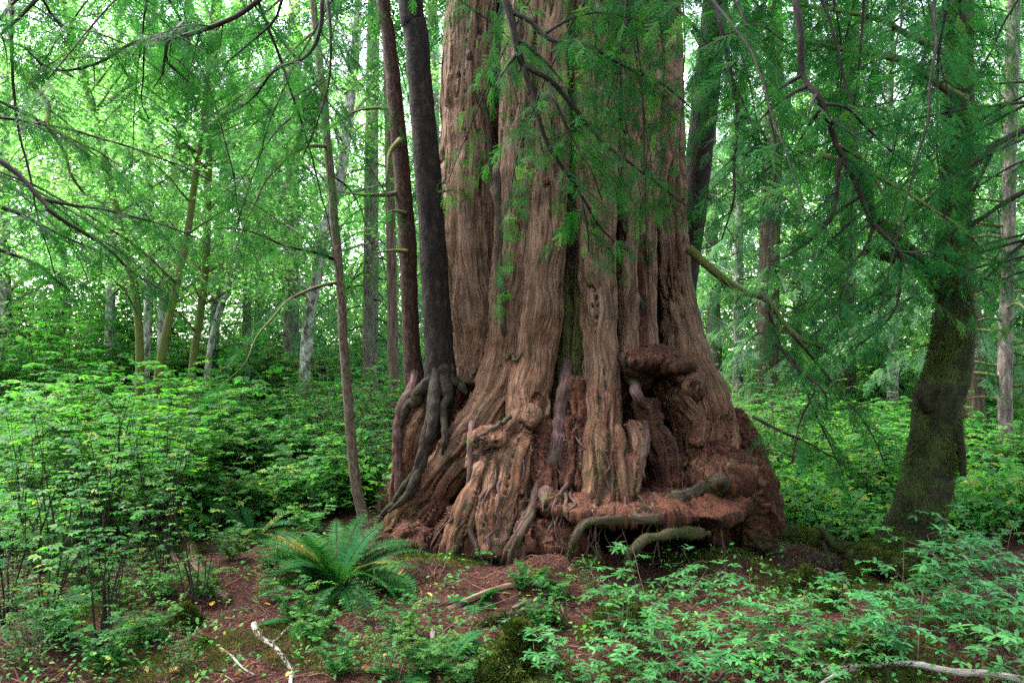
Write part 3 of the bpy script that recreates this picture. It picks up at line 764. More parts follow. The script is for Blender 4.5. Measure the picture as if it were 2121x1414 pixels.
# moss: short soft blades on the upper sides of a tube
BLADE = (np.array([(-0.5, 0, 0), (0.5, 0, 0), (0.25, 1, 0.1), (-0.25, 1, 0.1)]), np.array([(0, 1, 2, 3)]))
def moss_on(mb, cp, rr, n, rg, size=0.02, up=0.3, width=0.3, hang=0.0):
    t, nn, bb = rmframes(cp); i = rg.integers(0, len(cp) - 1, n); u = rg.random(n)[:, None]
    a = rg.uniform(0, 2 * math.pi, n)[:, None]
    dirn = nn[i] * np.cos(a) + bb[i] * np.sin(a)
    keep = dirn[:, 2] > rg.uniform(-1, 1, n) - up - 0.4
    i, u, dirn = i[keep], u[keep], dirn[keep]
    c = cp[i] * (1 - u) + cp[i + 1] * u; r = (rr[i] * (1 - u[:, 0]) + rr[i + 1] * u[:, 0])[:, None]
    p = c + dirn * r * 0.97; pk = vnoise(p * 4 + 3) + 0.5 * vnoise(p * 11) > rng.uniform(-0.9, 0.1, len(p)); p, dirn, c = p[pk], dirn[pk], c[pk]; m = len(p)
    d = norm(dirn + rg.normal(0, 0.6, (m, 3)) + np.array([0, 0, -hang]))
    T = BLADE[0] * np.array([width, 1, 1])
    pn = vnoise(p * 9)
    scatter(mb, T, BLADE[1], frames(d, norm(rg.normal(0, 1, (m, 3)))), p, size * rg.uniform(0.4, 1.4, m) * (1 + 0.4 * pn), np.clip(0.45 + 0.3 * pn + rg.normal(0, 0.2, m), 0, 1))
# ---------------------------------------------------------------- trees
def px_pts(lst, Y=None):
    return np.array([at(e[0], e[1], Y if Y is not None else e[2]) for e in lst])
def ground_end(P):
    """carry the foot of a traced trunk down into the ground"""
    P = np.array(P); z = float(gz(P[-1, 0], P[-1, 1])) - 0.15
    if P[-1, 2] > z: P = np.vstack([P, [P[-1, 0] + (P[-1, 0] - P[-2, 0]) * 0.2, P[-1, 1], z]])
    return P
def extend_up(P, h):
    d = P[0] - P[1]; d = d / max(abs(d[2]), 1e-3) * (1 if d[2] > 0 else -1)
    d = np.array([np.clip(d[0], -.3, .3) * 0.5, 0.0, 1.0])
    return np.vstack([P[0] + d * h, P])

def make_alder_crown(seed, n=74, per=180, H=9.0, W=2.8, z0=2.8, size=0.07):
    rg = np.random.default_rng(seed); mb = MB(False)
    h = rg.uniform(z0, H, n); w = W * np.sqrt(np.clip(np.sin(np.pi * (h - z0 + 1.0) / (H - z0 + 2.0)), 0.15, 1))
    a = rg.uniform(0, 2 * math.pi, n); r = w * np.sqrt(rg.uniform(0.03, 1, n))
    c = np.stack([r * np.cos(a), r * np.sin(a), h], -1)
    leaf_cloud(mb, LF_ALDER, rg, c, rg.uniform(0.35, 0.8, n), per, size, 0.32, 0.4, (0.15, 0.85))
    return mb.mesh('crown', M_ALDER), c
ALDER_CROWNS = [make_alder_crown(100 + k) for k in range(3)]
def crown_limbs(mb, P, cents, rg, n=14, r=0.03):
    for q in rg.permutation(len(cents))[:n]:
        c = cents[q]
        i = int(np.argmin(np.linalg.norm(P - (c - np.array([0, 0, 0.7])), axis=1)))
        s = P[i]; m = (s + c) / 2 + np.array([0, 0, 0.15])
        add_tube(mb, np.array([s, m, c]), r, 0.004, n=8, k=5, seed=q, wob=0.02)

ALDERS = [
 ('slender moss covered alder with a kinked trunk at the far left', M_MOSSYALDER, 14.0, 8, 11, 0, [(118,-60),(165,130),(200,250),(228,380),(262,520),(285,640),(290,770)]),
 ('pale straight alder trunk behind the kinked mossy alder', M_ALDERBARK, 20.0, 9, 13, 1, [(248,-50),(246,150),(240,300),(234,430),(225,780)]),
 ('pale blotchy alder with a dark lichen band, left of the thin mossy pole alder', M_ALDERBARK, 19.0, 10, 15, 2, [(392,-50),(386,100),(378,250),(358,390),(342,540),(335,790)]),
 ('thin mossy pole alder standing between two pale blotchy alders', M_MOSSYALDER, 15.0, 8, 11, 0, [(458,-50),(441,150),(432,330),(425,560),(398,770)]),
 ('pale alder trunk seen against the bright sky gap', M_ALDERBARK, 22.0, 10, 14, 1, [(497,-50),(486,100),(467,330),(453,500),(440,790)]),
 ('stout pale alder bending to the right behind the thin sapling', M_ALDERBARK, 16.0, 12, 17, 2, [(738,80),(722,240),(705,370),(675,470),(656,570),(640,660),(632,780)]),
 ('strongly leaning pale alder low behind the drooping branches', M_ALDERBARK, 18.0, 6, 10, 0, [(600,360),(547,445),(508,520),(470,600),(440,700),(430,790)]),
 ('alder with a dark mossy foot leaning right in the left thicket', M_MOSSYALDER, 13.0, 7, 12, 1, [(425,230),(410,330),(385,500),(350,660),(326,800)]),
 ('faint pale alder farthest back in the left corner', M_ALDERBARK, 26.0, 10, 13, 2, [(152,-50),(142,200),(130,400),(120,790)]),
 ('grey alder cut by the left edge of the view', M_ALDERBARK, 22.0, 11, 14, 0, [(24,0),(12,200),(8,380),(16,790)]),
 ('narrow pale alder in the haze above the leaning alder', M_ALDERBARK, 24.0, 8, 11, 1, [(562,-50),(556,120),(542,330),(532,790)]),
 ('pale alder with mossy knees just right of the kinked mossy alder', M_ALDERBARK, 17.0, 8, 12, 2, [(320,-50),(318,160),(308,330),(312,520),(300,790)]),
]
ALDERS_R = [
 ('slim pale alder in the bright gap right of the near-black trunk', M_ALDERBARK, 20.0, 8, 12, 0, [(1545,-100),(1540,200),(1530,500),(1528,920)]),
 ('slender alder with bright leaves behind the large forked hemlock branch', M_MOSSYALDER, 24.0, 8, 12, 1, [(1662,-100),(1655,300),(1650,600),(1655,900)]),
 ('grey alder half hidden behind the right-hand dead mossy limbs', M_ALDERBARK, 18.0, 8, 13, 2, [(1850,-100),(1842,300),(1850,650),(1846,920)]),
 ('pale alder behind the grey conifer at the right edge', M_ALDERBARK, 21.0, 8, 13, 0, [(2120,-100),(2062,300),(2050,650),(2048,920)]),
]
def build_alders():
    for i, (lab, mat, Y, r0, r1, ci, nodes) in enumerate(ALDERS + ALDERS_R):
        rg = np.random.default_rng(200 + i)
        P = ground_end(px_pts(nodes, Y)); P = extend_up(P, max(2.0, 9.5 - P[0, 2]))
        base = P[-1].copy(); base[2] = float(gz(base[0], base[1]))
        t = empty('alder_tree', lab, 'tree', 'alder trees in the bright left background' if i < len(ALDERS) else 'alder trees in the right background', tuple(base))
        mb = MB(); r0, r1 = r0 * 0.8, r1 * 0.82
        rr = np.linspace(rad(r0, Y) * 0.5, rad(r1, Y), len(P))
        rr[1:] = np.linspace(rad(r0, Y), rad(r1, Y), len(P) - 1); rr[-1] *= 1.25
        cp, r = add_tube(mb, P - base, rr, n=60, k=12, lump=0.13, seed=i * 3.1, lumpscale=2.0)
        me, cents = ALDER_CROWNS[ci]
        rot = rg.uniform(0, 6.28); cr, sr = math.cos(rot), math.sin(rot)
        off = np.array([cp[0][0] * 0.5, 0, 0])
        cw = np.stack([cents[:, 0] * cr - cents[:, 1] * sr, cents[:, 0] * sr + cents[:, 1] * cr, cents[:, 2]], -1) + off
        crown_limbs(mb, cp, cw, rg, 28, rad(r0, Y) * 0.42)
        mb.build('trunk', mat, t)
        o = bpy.data.objects.new('crown', me); C.objects.link(o); o.parent = t
        o.location = tuple(off); o.rotation_euler = (0, 0, rot)
        o.scale = (1, 1, rg.uniform(0.95, 1.15))
build_alders()

def make_hem_crown(seed, H=11.0, z0=1.5, Lmax=2.2, dens=0.20, tpl=None, hang=0.5, sscale=1.0, side=0.8, sp_droop=0.35):
    """crown of a background conifer about a trunk at the origin"""
    rg = np.random.default_rng(seed); wood, leaf = MB(), MB(False); z = z0; a = rg.uniform(0, 6)
    while z < H:
        l = Lmax * (1 - 0.6 * (z - z0) / (H - z0)) * rg.uniform(0.6, 1.1); a += rg.uniform(1.8, 2.8)
        d = np.array([math.cos(a), math.sin(a), 0]); q = np.linspace(0, 1, 5)[:, None]
        P = np.array([0, 0, z]) + d * q * l + np.array([0, 0, 1.0]) * (0.12 * q - hang * q * q) * l
        hemlock_limb(wood, leaf, P, 0.022, 0.004, tpl or SPR_F, rg, 0.2, side, 0.2, 0.18, sscale, 0.6, k=5, shade=0.5, spray_droop=sp_droop)
        z += dens * rg.uniform(0.7, 1.3)
    return wood, leaf
HEMC = []
for k in range(3):
    w_, l_ = make_hem_crown(300 + k, 11, 1.2 + 0.5 * k, 2.3)
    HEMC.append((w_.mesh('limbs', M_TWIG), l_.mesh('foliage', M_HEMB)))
DRAPE = []
for k in range(2):
    w_, l_ = make_hem_crown(330 + k, 10, 0.8, 1.9, 0.17, SPR_H, 0.9, 1.15, 0.7, 2.2)
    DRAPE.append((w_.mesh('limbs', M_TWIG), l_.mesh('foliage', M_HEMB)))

CONIFERS = [   # label, bark, depth, r top, r foot, crown set, crown, nodes
 ('near-black conifer trunk leaning behind the right flank of the giant cedar', M_DARKBARK, 11.0, 26, 30, None, 0, [(1492,-300),(1482,0),(1462,200),(1440,400),(1420,550),(1404,680),(1392,900)]),
 ('russet conifer with a thick straight trunk behind the dead crossing limb', M_RUSSETBARK, 19.0, 19, 27, 'h', 0, [(1604,200),(1594,500),(1590,700),(1586,880),(1583,960)]),
 ('slim reddish conifer right behind the moss covered tree', M_RUSSETBARK, 15.0, 12, 17, 'h', 1, [(1985,-50),(1987,200),(2005,500),(2018,700),(2022,960)]),
 ('grey conifer with bare dead limbs beside the right edge', M_GREYBARK, 13.0, 12, 16, None, 0, [(2100,0),(2092,300),(2086,600),(2081,800),(2084,960)]),
 ('grey mossy conifer pole glimpsed just right of the near-black trunk', M_GREYBARK, 22.0, 12, 15, 'h', 2, [(1470,200),(1474,500),(1478,640),(1481,900)]),
 ('russet conifer trunk half hidden by hanging sprays left of the moss covered tree', M_RUSSETBARK, 20.0, 15, 20, 'h', 0, [(1765,100),(1758,450),(1752,700),(1748,930)]),
 ('weeping conifer draped with hanging sprays behind the thin sapling', M_GREYBARK, 17.0, 12, 20, 'd', 0, [(775,-80),(770,300),(768,600),(766,820)]),
 ('weeping conifer draped with hanging sprays left of the stout bending alder', M_GREYBARK, 20.0, 12, 20, 'd', 1, [(610,0),(606,300),(604,600),(602,800)]),
 ('dark young conifer filling the gap left of the two hemlock trunks', M_RUSSETBARK, 14.0, 8, 14, None, 0, [(800,-40),(806,300),(812,600),(815,860)]),
 ('conifer closing the view at the far right edge', M_GREYBARK, 20.0, 12, 22, 'h', 0, [(2150,-100),(2145,300),(2140,700),(2135,920)]),
 ('small weeping conifer low behind the leaning alder', M_GREYBARK, 22.0, 6, 12, 'd', 0, [(512,250),(512,500),(510,800)]),
 ('dark conifer behind the left edge of the cedar trunk', M_GREYBARK, 21.0, 10, 18, 'h', 1, [(895,-100),(898,300),(900,600),(902,860)]),
]
def build_conifers():
    for i, (lab, mat, Y, r0, r1, cs, ci, nodes) in enumerate(CONIFERS):
        rg = np.random.default_rng(400 + i)
        P = ground_end(px_pts(nodes, Y)); P = extend_up(P, max(2.0, 11 - P[0, 2]))
        base = P[-1].copy(); base[2] = float(gz(base[0], base[1]))
        t = empty('conifer_tree', lab, 'tree', 'conifers of the background wood', tuple(base))
        mb = MB(); rr = np.r_[rad(r0, Y) * 0.5, np.linspace(rad(r0, Y), rad(r1, Y), len(P) - 1)]; rr[-1] *= 1.3
        cp, r = add_tube(mb, P - base, rr, n=60, k=14, lump=0.07, seed=i * 2.3)
        mb.build('trunk', mat, t)
        if cs:
            me_w, me_l = (HEMC if cs == 'h' else DRAPE)[ci]
            off = (float(cp[:, 0].mean()) * 0.6, 0, 0); rot = rg.uniform(0, 6.28); sc = rg.uniform(0.92, 1.12)
            for nm, me in (('limbs', me_w), ('foliage', me_l)):
                o = bpy.data.objects.new(nm, me); C.objects.link(o); o.parent = t
                o.location = off; o.rotation_euler = (0, 0, rot); o.scale = (sc, sc, sc)
        if 'bare dead limbs' in lab:
            for q in range(26):
                b = MB(); z = rg.uniform(0.6, 4.5); a = rg.choice([0, math.pi]) + rg.normal(0, 0.5); l = rg.uniform(0.5, 1.6)
                c = cp[np.argmin(np.abs(cp[:, 2] - z))]; d = np.array([math.cos(a), math.sin(a), 0])
                add_tube(b, np.array([c, c + d * l * .5 + [0, 0, .06], c + d * l + [0, 0, -0.12 * l]]), 0.028, 0.006, n=10, k=6, lump=0.2, seed=q, wob=0.02)
                b.build('dead_limb', M_TWIGM, t)
build_conifers()

def root_tube(mb, P, a, b, seed, n=70, k=12):
    c = catmull(P, n); u = np.linspace(0, 1, n); rg = np.random.default_rng(seed)
    r = (a + (b - a) * u) * (1 + 0.22 * vnoise(np.c_[u * 9, u * 0 + seed * 3.3, u * 0]) + 0.12 * vnoise(np.c_[u * 23, u * 0 + seed * 1.3, u * 0]))
    r = r * np.clip(u / 0.05, 0.55, 1) * np.clip((1 - u) / 0.12, 0.25, 1) ** 0.6
    w = np.c_[vnoise(np.c_[u * 8, u * 0 + seed, u * 0]), vnoise(np.c_[u * 8, u * 0 + seed + 9, u * 0]), vnoise(np.c_[u * 8, u * 0 + seed + 18, u * 0])]
    c = c + w * 0.35 * a * np.sin(np.pi * u)[:, None]
    v, q, t, f = tube(c, r, k, True, 0.22, 3.0, seed)
    mb.add(v, q, t, 0.5, f)
    return c, r
# two hemlock trunks grown on the cedar's left foot
def young_hemlock(label, mat, nodes, Y, radii, roots, twigs):
    P = px_pts(nodes, Y); P = extend_up(P, 4.5); base = P[-1].copy()
    t = empty('hemlock_tree', label, 'tree', None, tuple(base))
    mb = MB(); rr = np.array([radii[0] * 0.6] + list(radii))
    rr = np.array([rad(x, Y) for x in rr])
    cp, r = add_tube(mb, P - base, rr, n=160, k=30, lump=0.10, seed=Y, lumpscale=3)
    mb.build('trunk', mat, t)
    for j, (pts, a, b, m) in enumerate(roots):
        q = MB(); PP = np.array([at(*e) for e in pts]) - base
        c2, r2 = root_tube(q, PP, rad(a, pts[0][2]), rad(b, pts[-1][2]), j)
        q.build('root', m, t)
    for j, (pts, a) in enumerate(twigs):
        q = MB(); PP = np.array([at(*e) for e in pts]) - base
        add_tube(q, PP, rad(a, pts[0][2]), 0.006, n=20, k=7, lump=0.2, seed=j, wob=0.012)
        q.build('dead_limb', M_TWIGM, t)
    return t
young_hemlock('straight reddish hemlock trunk rooted on the cedar foot, left of its black neighbour', M_REDBARK,
    [(790,-60),(803,60),(818,200),(832,350),(845,520),(850,680),(858,780),(864,830)], 8.5, [13, 14, 16, 17, 18, 18, 21, 24],
    [([(858,740,8.5),(860,790,8.38),(845,822,8.2),(833,850,8.15),(824,900,8.15),(828,950,8.2),(825,1000,8.2),(822,1040,8.2)], 14, 8, M_ROOT)],
    [([(838,398,8.5),(800,404,8.4),(750,404,8.3),(698,394,8.3)], 6), ([(828,226,8.5),(770,224,8.5),(725,236,8.4),(678,266,8.3)], 4),
     ([(830,290,8.4),(808,320,8.2),(797,390,8.1)], 7), ([(845,520,8.4),(812,517,8.3),(775,522,8.2)], 5), ([(840,440,8.4),(820,437,8.3),(800,442,8.2)], 5)])
young_hemlock('near-black hemlock trunk with mossy claw roots gripping the cedar foot', M_DARKBARK,
    [(846,-60),(860,60),(872,200),(888,380),(900,560),(908,700),(912,790),(908,850),(902,905)], 8.05, [24, 25, 26, 27, 28, 30, 34, 30, 16],
    [([(908,735,8.0),(905,800,7.86),(903,850,7.75),(898,890,7.7),(880,930,7.75),(872,975,7.7),(850,1020,7.7),(805,1060,7.8)], 16, 7, M_HROOT),
     ([(914,745,8.0),(922,810,7.84),(922,870,7.7),(922,905,7.62),(915,940,7.62)], 15, 7, M_HROOT),
     ([(905,740,8.05),(893,785,7.98),(868,818,8.0),(845,842,8.1),(832,880,8.1)], 15, 9, M_HROOT),
     ([(903,770,7.95),(893,850,7.8),(880,920,7.72),(868,960,7.72),(862,1010,7.75)], 12, 6, M_HROOT),
     ([(918,720,8.05),(928,765,7.98),(945,790,7.95),(968,815,7.9)], 12, 8, M_HROOT),
     ([(870,960,7.75),(845,1000,7.8),(815,1040,7.9),(780,1085,8.0)], 10, 6, M_HROOT)], 
    [([(905,400,8.0),(935,395,7.9)], 5)])

# thin sapling
def build_sapling():
    Y = 8.4; rg = np.random.default_rng(77)
    P = px_pts([(640,-80),(652,40),(672,220),(690,420),(705,600),(718,800),(735,980),(752,1070),(758,1095)], Y); P = extend_up(P, 2.0); base = P[-1].copy()
    base[2] = min(base[2], float(gz(base[0], base[1])))
    t = empty('hemlock_sapling', 'thin bare stemmed hemlock sapling leaning left of the giant cedar', 'tree', None, tuple(base))
    mb = MB(); rr = np.array([rad(x, Y) for x in (4, 6, 7, 8, 9, 9.5, 10, 11, 13, 16)])
    add_tube(mb, P - base, rr, n=120, k=14, lump=0.07, seed=4, wob=0.006)
    mb.build('stem', M_SAPBARK, t)
    brs = [([(664,222,8.4),(624,229,8.0),(573,271,7.6),(530,331,7.3),(470,420,7.1)], 4.0), ([(676,305,8.4),(640,302,8.0),(590,332,7.6),(545,385,7.3),(518,440,7.2),(500,490,7.1),(465,575,7.0)], 5.0),
           ([(692,535,8.4),(640,520,8.0),(580,505,7.7),(505,478,7.4),(430,470,7.2)], 4.5), ([(698,585,8.4),(650,597,8.1),(600,622,7.8),(560,662,7.6),(530,702,7.5),(510,750,7.4),(478,782,7.4),(435,810,7.3)], 4.5),
           ([(670,160,8.4),(610,200,8.8),(545,240,9.2),(480,300,9.4)], 4.0), ([(655,60,8.4),(600,110,8.0),(545,170,7.7),(480,230,7.5)], 4.0), ([(684,360,8.4),(730,400,8.9),(760,470,9.2)], 3.0)]
    for j, (pts, r) in enumerate(brs):
        w, l = MB(), MB(False)
        hemlock_limb(w, l, np.array([at(*e) for e in pts]) - base, rad(r, 8), 0.003, SPR_N, rg, 0.25, 0.42, 0.12, 0.075, 1.0, 0.5, shade=0.45, skip=0.12)
        b = w.build('branch', M_TWIGM if j % 2 else M_TWIG, t); l.build('foliage', M_HEM, b)
build_sapling()

# moss covered tree on the right with its roots
def build_mossy_tree():
    Y = 7.8; rg = np.random.default_rng(5)
    nodes = [(1992,-200,22),(1988,60,26),(1984,300,31),(1978,460,35),(1974,560,39),(1974,680,44),(1962,765,47),(1944,825,54),(1938,900,54),(1926,970,56),(1906,1050,57),(1892,1110,68),(1884,1150,88)]
    P = px_pts([n[:2] for n in nodes], Y); P = extend_up(P, 3.0); base = P[-1].copy()
    t = empty('moss_covered_tree', 'old tree with a kneed trunk wholly coated in dark moss', 'tree', None, tuple(base))
    mb, ms = MB(), MB(False); rr = np.array([rad(22, Y)] + [rad(n[2] * 0.88, Y) for n in nodes])
    cp, r = add_tube(mb, P - base, rr, n=150, k=44, lump=0.2, seed=2, lumpscale=3.5)
    moss_on(ms, cp, r, 60000, rg, 0.036, 1.2, 0.16, 0.9)
    kn = px_pts([(1925,800),(1918,822),(1925,850)], 7.65) - base
    add_tube(mb, kn, rad(22, 7.7), rad(14, 7.7), n=12, k=16, lump=0.2)
    tr = mb.build('trunk', M_MOSSBARK, t); ms.build('moss', M_MOSS, tr)
    for pts, a, b in (([(1968,600,7.75),(1930,572,7.6),(1882,520,7.5),(1825,465,7.4),(1790,395,7.35),(1772,320,7.3)], 20, 6), ([(1882,520,7.5),(1850,530,7.4),(1800,520,7.3)], 9, 4)):
        q, m2 = MB(), MB(False); PP = np.array([at(*e) for e in pts]) - base
        c2, r2 = add_tube(q, PP, rad(a, 7.5), rad(b, 7.4), n=40, k=12, lump=0.22, seed=a, wob=0.02)
        lb = q.build('limb', M_MOSSBARK, t); moss_on(m2, c2, r2, 5000, rg, 0.04, 1.0, 0.16, 1.2); m2.build('moss', M_MOSS, lb)
    st = MB(); add_tube(st, px_pts([(1978,860,7.7),(1985,905,7.65),(1992,940,7.62),(1995,985,7.62)]) - base, rad(14, 7.7), rad(6, 7.7), n=24, k=10, lump=0.3)
    st.build('broken_stub', M_MOSSBARK, t)
    for j, (pts, a, b) in enumerate([
        ([(1960,1178,7.2),(1905,1207,6.95),(1830,1228,6.8)], 15, 12), ([(1755,1152,7.0),(1800,1148,6.95),(1830,1168,6.95),(1868,1190,6.95),(1890,1198,6.95)], 15, 12),
        ([(1765,1160,7.0),(1778,1198,6.9),(1832,1232,6.8)], 12, 13), ([(1855,1120,7.6),(1800,1140,7.4),(1755,1150,7.2)], 24, 15),
        ([(1940,1130,7.6),(1955,1160,7.4),(1962,1182,7.2)], 24, 15), ([(1880,1140,7.5),(1870,1165,7.3),(1860,1195,7.2)], 30, 20)]):
        q, m2 = MB(), MB(False); PP = np.array([at(*e) for e in pts]) - base
        c2, r2 = add_tube(q, PP, rad(a, 7), rad(b, 7), n=40, k=12, lump=0.2, seed=j, wob=0.015)
        ro = q.build('root', M_MOSSBARK, t)
        moss_on(m2, c2, r2, 8000, rg, 0.035, 0.9, 0.2, 0.6); m2.build('moss', M_MOSS, ro)
build_mossy_tree()

# the cedar's own crown, unseen above the view, added to shade trunk and foreground
def build_cedar_shade_crown():
    rg = np.random.default_rng(90); base = np.array(CEDAR.location); w, l = MB(), MB(False); a = 0.3
    top = at(1150, -900, CEDAR_Y) - base
    add_tube(w, np.array([top - [0, 0, .3], top + [0, 0, 3], top + [0.2, 0, 7]]), 0.7, 0.15, n=20, k=16, lump=0.1)
    for i in range(36):
        z = 5.6 + 10.5 * (i / 36) ** 1.1; L = rg.uniform(3.6, 5.6) * (1 - 0.5 * (i / 36)); a += rg.uniform(1.9, 2.7)
        if z < 7.0 and math.cos(a) < -0.2 : L *= 0.9
        d = np.array([math.sin(a), math.cos(a), 0]); q = np.linspace(0, 1, 6)[:, None]
        P = np.array([top[0], 0, z + 1.2]) + d * (0.5 + q * L) + np.array([0, 0, 1.0]) * (0.18 * q - 0.35 * q * q) * L
        hemlock_limb(w, l, P, 0.06, 0.01, SPR_F, rg, 0.15, 1.1, 0.34, 0.24, 1.5, 0.5, k=6)
    w.build('limbs', M_RUSSETBARK, CEDAR); l.build('crown', M_HEM, CEDAR)
build_cedar_shade_crown()

# the wood far behind and all around: one mass of leaves nobody could count
def build_far_wood():
    rg = np.random.default_rng(8); mb = MB(False); n = 1500
    ang = rg.uniform(-0.85, 0.85, n); d = rg.uniform(30, 55, n)
    x, y = d * np.sin(ang), d * np.cos(ang)
    z = gz(x, y) + rg.uniform(0, 1, n) ** 1.5 * 21
    keep = fbm(np.c_[x * 0.12, y * 0.05, z * 0.16], 3) > -0.10 - 0.5 * (z < 9)
    c = np.stack([x, y, z], -1)[keep]
    leaf_cloud(mb, LF_ALDER, rg, c, rg.uniform(1.0, 2.4, len(c)), 120, 0.24, 0.5, 0.5, (0.1, 0.95))
    n = 1700; ang = rg.uniform(-0.8, 0.8, n); d = rg.uniform(23, 38, n); x, y = d * np.sin(ang), d * np.cos(ang)
    leaf_cloud(mb, LF_ALDER, rg, np.stack([x, y, gz(x, y) + 8.5 * rg.random(n) ** 1.15], -1), rg.uniform(0.9, 1.8, n), 120, 0.17, 0.5, 0.5, (0.3, 1.0))
    n = 700  # unseen ring behind the camera, added to block low sky light
    ang = rg.uniform(0.95, 2 * math.pi - 0.95, n); d = rg.uniform(13, 26, n)
    x, y = d * np.sin(ang), d * np.cos(ang); z = gz(x, y) + rg.uniform(0.3, 11, n)
    c = np.stack([x, y, z], -1)
    leaf_cloud(mb, LF_ALDER, rg, c, rg.uniform(1.4, 2.6, n), 90, 0.42, 0.5, 0.5, (0.0, 0.5))
    o = mb.build('far_woods', M_ALDER); tag(o, 'pale green mass of leaves closing the view behind the trees, with an added unseen ring behind the camera', 'woods', kind='stuff')
build_far_wood()
# ---------------------------------------------------------------- hemlock branches reaching into the view
def traced_branch(label, group, limbs, seed, side=0.5, mat=None, skip=0.0, shade=0.42, tpl=None, step=0.12, t0=0.15, sscale=1.0, droop=0.4, spd=0.25, leafmat=None):
    rg = np.random.default_rng(seed)
    allp = [np.array([at(*e) for e in pts]) for pts, _, _ in limbs]
    base = allp[0][0].copy()
    t = empty('hemlock_branch', label, 'branch', group, tuple(base))
    w, l = MB(), MB(False)
    for P, (pts, a, b) in zip(allp, limbs):
        P = P.copy(); P[1:-1, 1] += rg.normal(0, 0.05, len(P) - 2)
        hemlock_limb(w, l, P - base, 1.25 * rad(a, pts[0][2]), 1.25 * rad(b, pts[-1][2]), tpl or SPR_N, rg, t0, side, step, 0.068, sscale, droop, shade=shade, skip=skip, spray_droop=spd)
    w.build('limb', mat or M_TWIG, t)
    if l.v: l.build('foliage', leafmat or M_HEM, t)
    return t
GB = 'hemlock branches hanging into the view'
traced_branch('long dark hemlock branch sweeping down from the top of the view at upper left', GB,
    [([(548,-10,5.4),(500,25,5.4),(450,45,5.4),(380,72,5.4),(300,92,5.4),(215,116,5.4),(165,138,5.4),(110,145,5.4),(60,108,5.3)], 5, 2),
     ([(380,48,5.4),(362,90,5.3),(350,120,5.3),(338,152,5.2)], 3.5, 2), ([(300,92,5.4),(292,160,5.5),(300,215,5.5),(310,250,5.5)], 2, 1),
     ([(345,80,5.4),(350,130,5.6),(380,160,5.7),(410,182,5.8)], 2.2, 1)], 1, 0.5, shade=0.34)
traced_branch('hemlock branch drooping from the left edge with layered dark sprays', GB,
    [([(-10,322,4.8),(35,360,4.8),(70,395,4.8),(98,425,4.8),(135,452,4.85),(200,505,4.9),(260,560,5.0),(330,600,5.1)], 5, 1.5),
     ([(92,415,4.8),(160,428,4.9),(240,440,5.0),(330,462,5.1),(400,490,5.2)], 3, 1)], 2, 0.5, shade=0.36)
traced_branch('moss hung bare hemlock limb slanting down at upper left', GB,
    [([(42,150,5.8),(80,205,5.8),(118,268,5.8),(130,312,5.8),(152,360,5.8),(172,400,5.8)], 4.5, 2), ([(120,270,5.8),(160,295,5.8),(210,318,5.9),(260,350,6.0)], 2.5, 1)], 3, 0.4, M_TWIGM, 0.35, 0.5)
traced_branch('hemlock branch with feathery sprays crossing the top left corner', GB,
    [([(90,-10,5.0),(60,30,5.0),(20,60,5.0),(-20,90,5.0)], 4, 2), ([(85,-5,5.0),(110,35,5.1),(140,60,5.2),(200,70,5.3),(270,95,5.4)], 3, 1)], 4, 0.55, shade=0.4)
traced_branch('low hemlock branch fanning in from the left edge at mid height', GB,
    [([(-30,420,5.2),(40,440,5.3),(120,480,5.4),(200,520,5.5)], 4, 1), ([(-30,505,4.9),(30,530,5.0),(90,560,5.1),(150,600,5.2)], 4, 1)], 5, 0.5, shade=0.4)
traced_branch('thin hemlock branch arching from the top over the bright sky gap', GB,
    [([(668,-10,5.8),(660,55,5.8),(630,110,5.8),(580,160,5.8),(520,205,5.8),(450,245,5.8)], 4, 1.5), ([(676,-10,5.7),(690,80,5.7),(685,190,5.7),(660,260,5.7),(625,330,5.7)], 3, 1),
     ([(590,-10,5.9),(560,40,6.0),(500,110,6.1),(430,160,6.2)], 3, 1)], 6, 0.5, shade=0.45)
traced_branch('forked dark hemlock branch hanging across the face of the giant cedar', GB,
    [([(1042,-15,5.6),(1058,25,5.6),(1074,110,5.6),(1084,138,5.6)], 7, 5.5),
     ([(1084,138,5.6),(1094,175,5.6),(1112,235,5.6),(1135,300,5.6),(1165,352,5.7),(1205,412,5.8),(1250,480,5.9),(1300,520,6.0)], 4.5, 1.2),
     ([(1084,136,5.6),(1138,166,5.6),(1178,203,5.6),(1230,263,5.6),(1280,322,5.7),(1345,372,5.8),(1420,425,5.9)], 5, 1.2),
     ([(1060,22,5.6),(1098,45,5.6),(1128,78,5.6),(1160,98,5.6),(1215,103,5.6),(1290,140,5.7),(1370,190,5.8),(1440,230,5.9)], 4.5, 1.2),
     ([(1134,168,5.6),(1150,220,5.5),(1188,290,5.5),(1228,370,5.5),(1250,412,5.5)], 3, 1),
     ([(1128,78,5.6),(1180,40,5.7),(1250,30,5.8),(1330,45,5.9)], 3, 1), ([(1205,412,5.8),(1215,470,5.8),(1220,520,5.8)], 2, 1)], 7, 0.5, shade=0.42, skip=0.05)
traced_branch('long thin hemlock branch dangling straight down right of the cedar', GB,
    [([(1474,-15,5.3),(1490,80,5.3),(1512,180,5.3),(1522,240,5.3),(1520,350,5.3),(1510,410,5.3),(1494,495,5.3)], 5, 1.5),
     ([(1522,240,5.3),(1562,262,5.3),(1592,320,5.4),(1590,372,5.4)], 3, 1.2), ([(1490,80,5.3),(1560,60,5.5),(1630,90,5.7)], 2.5, 1)], 8, 0.45, shade=0.4)
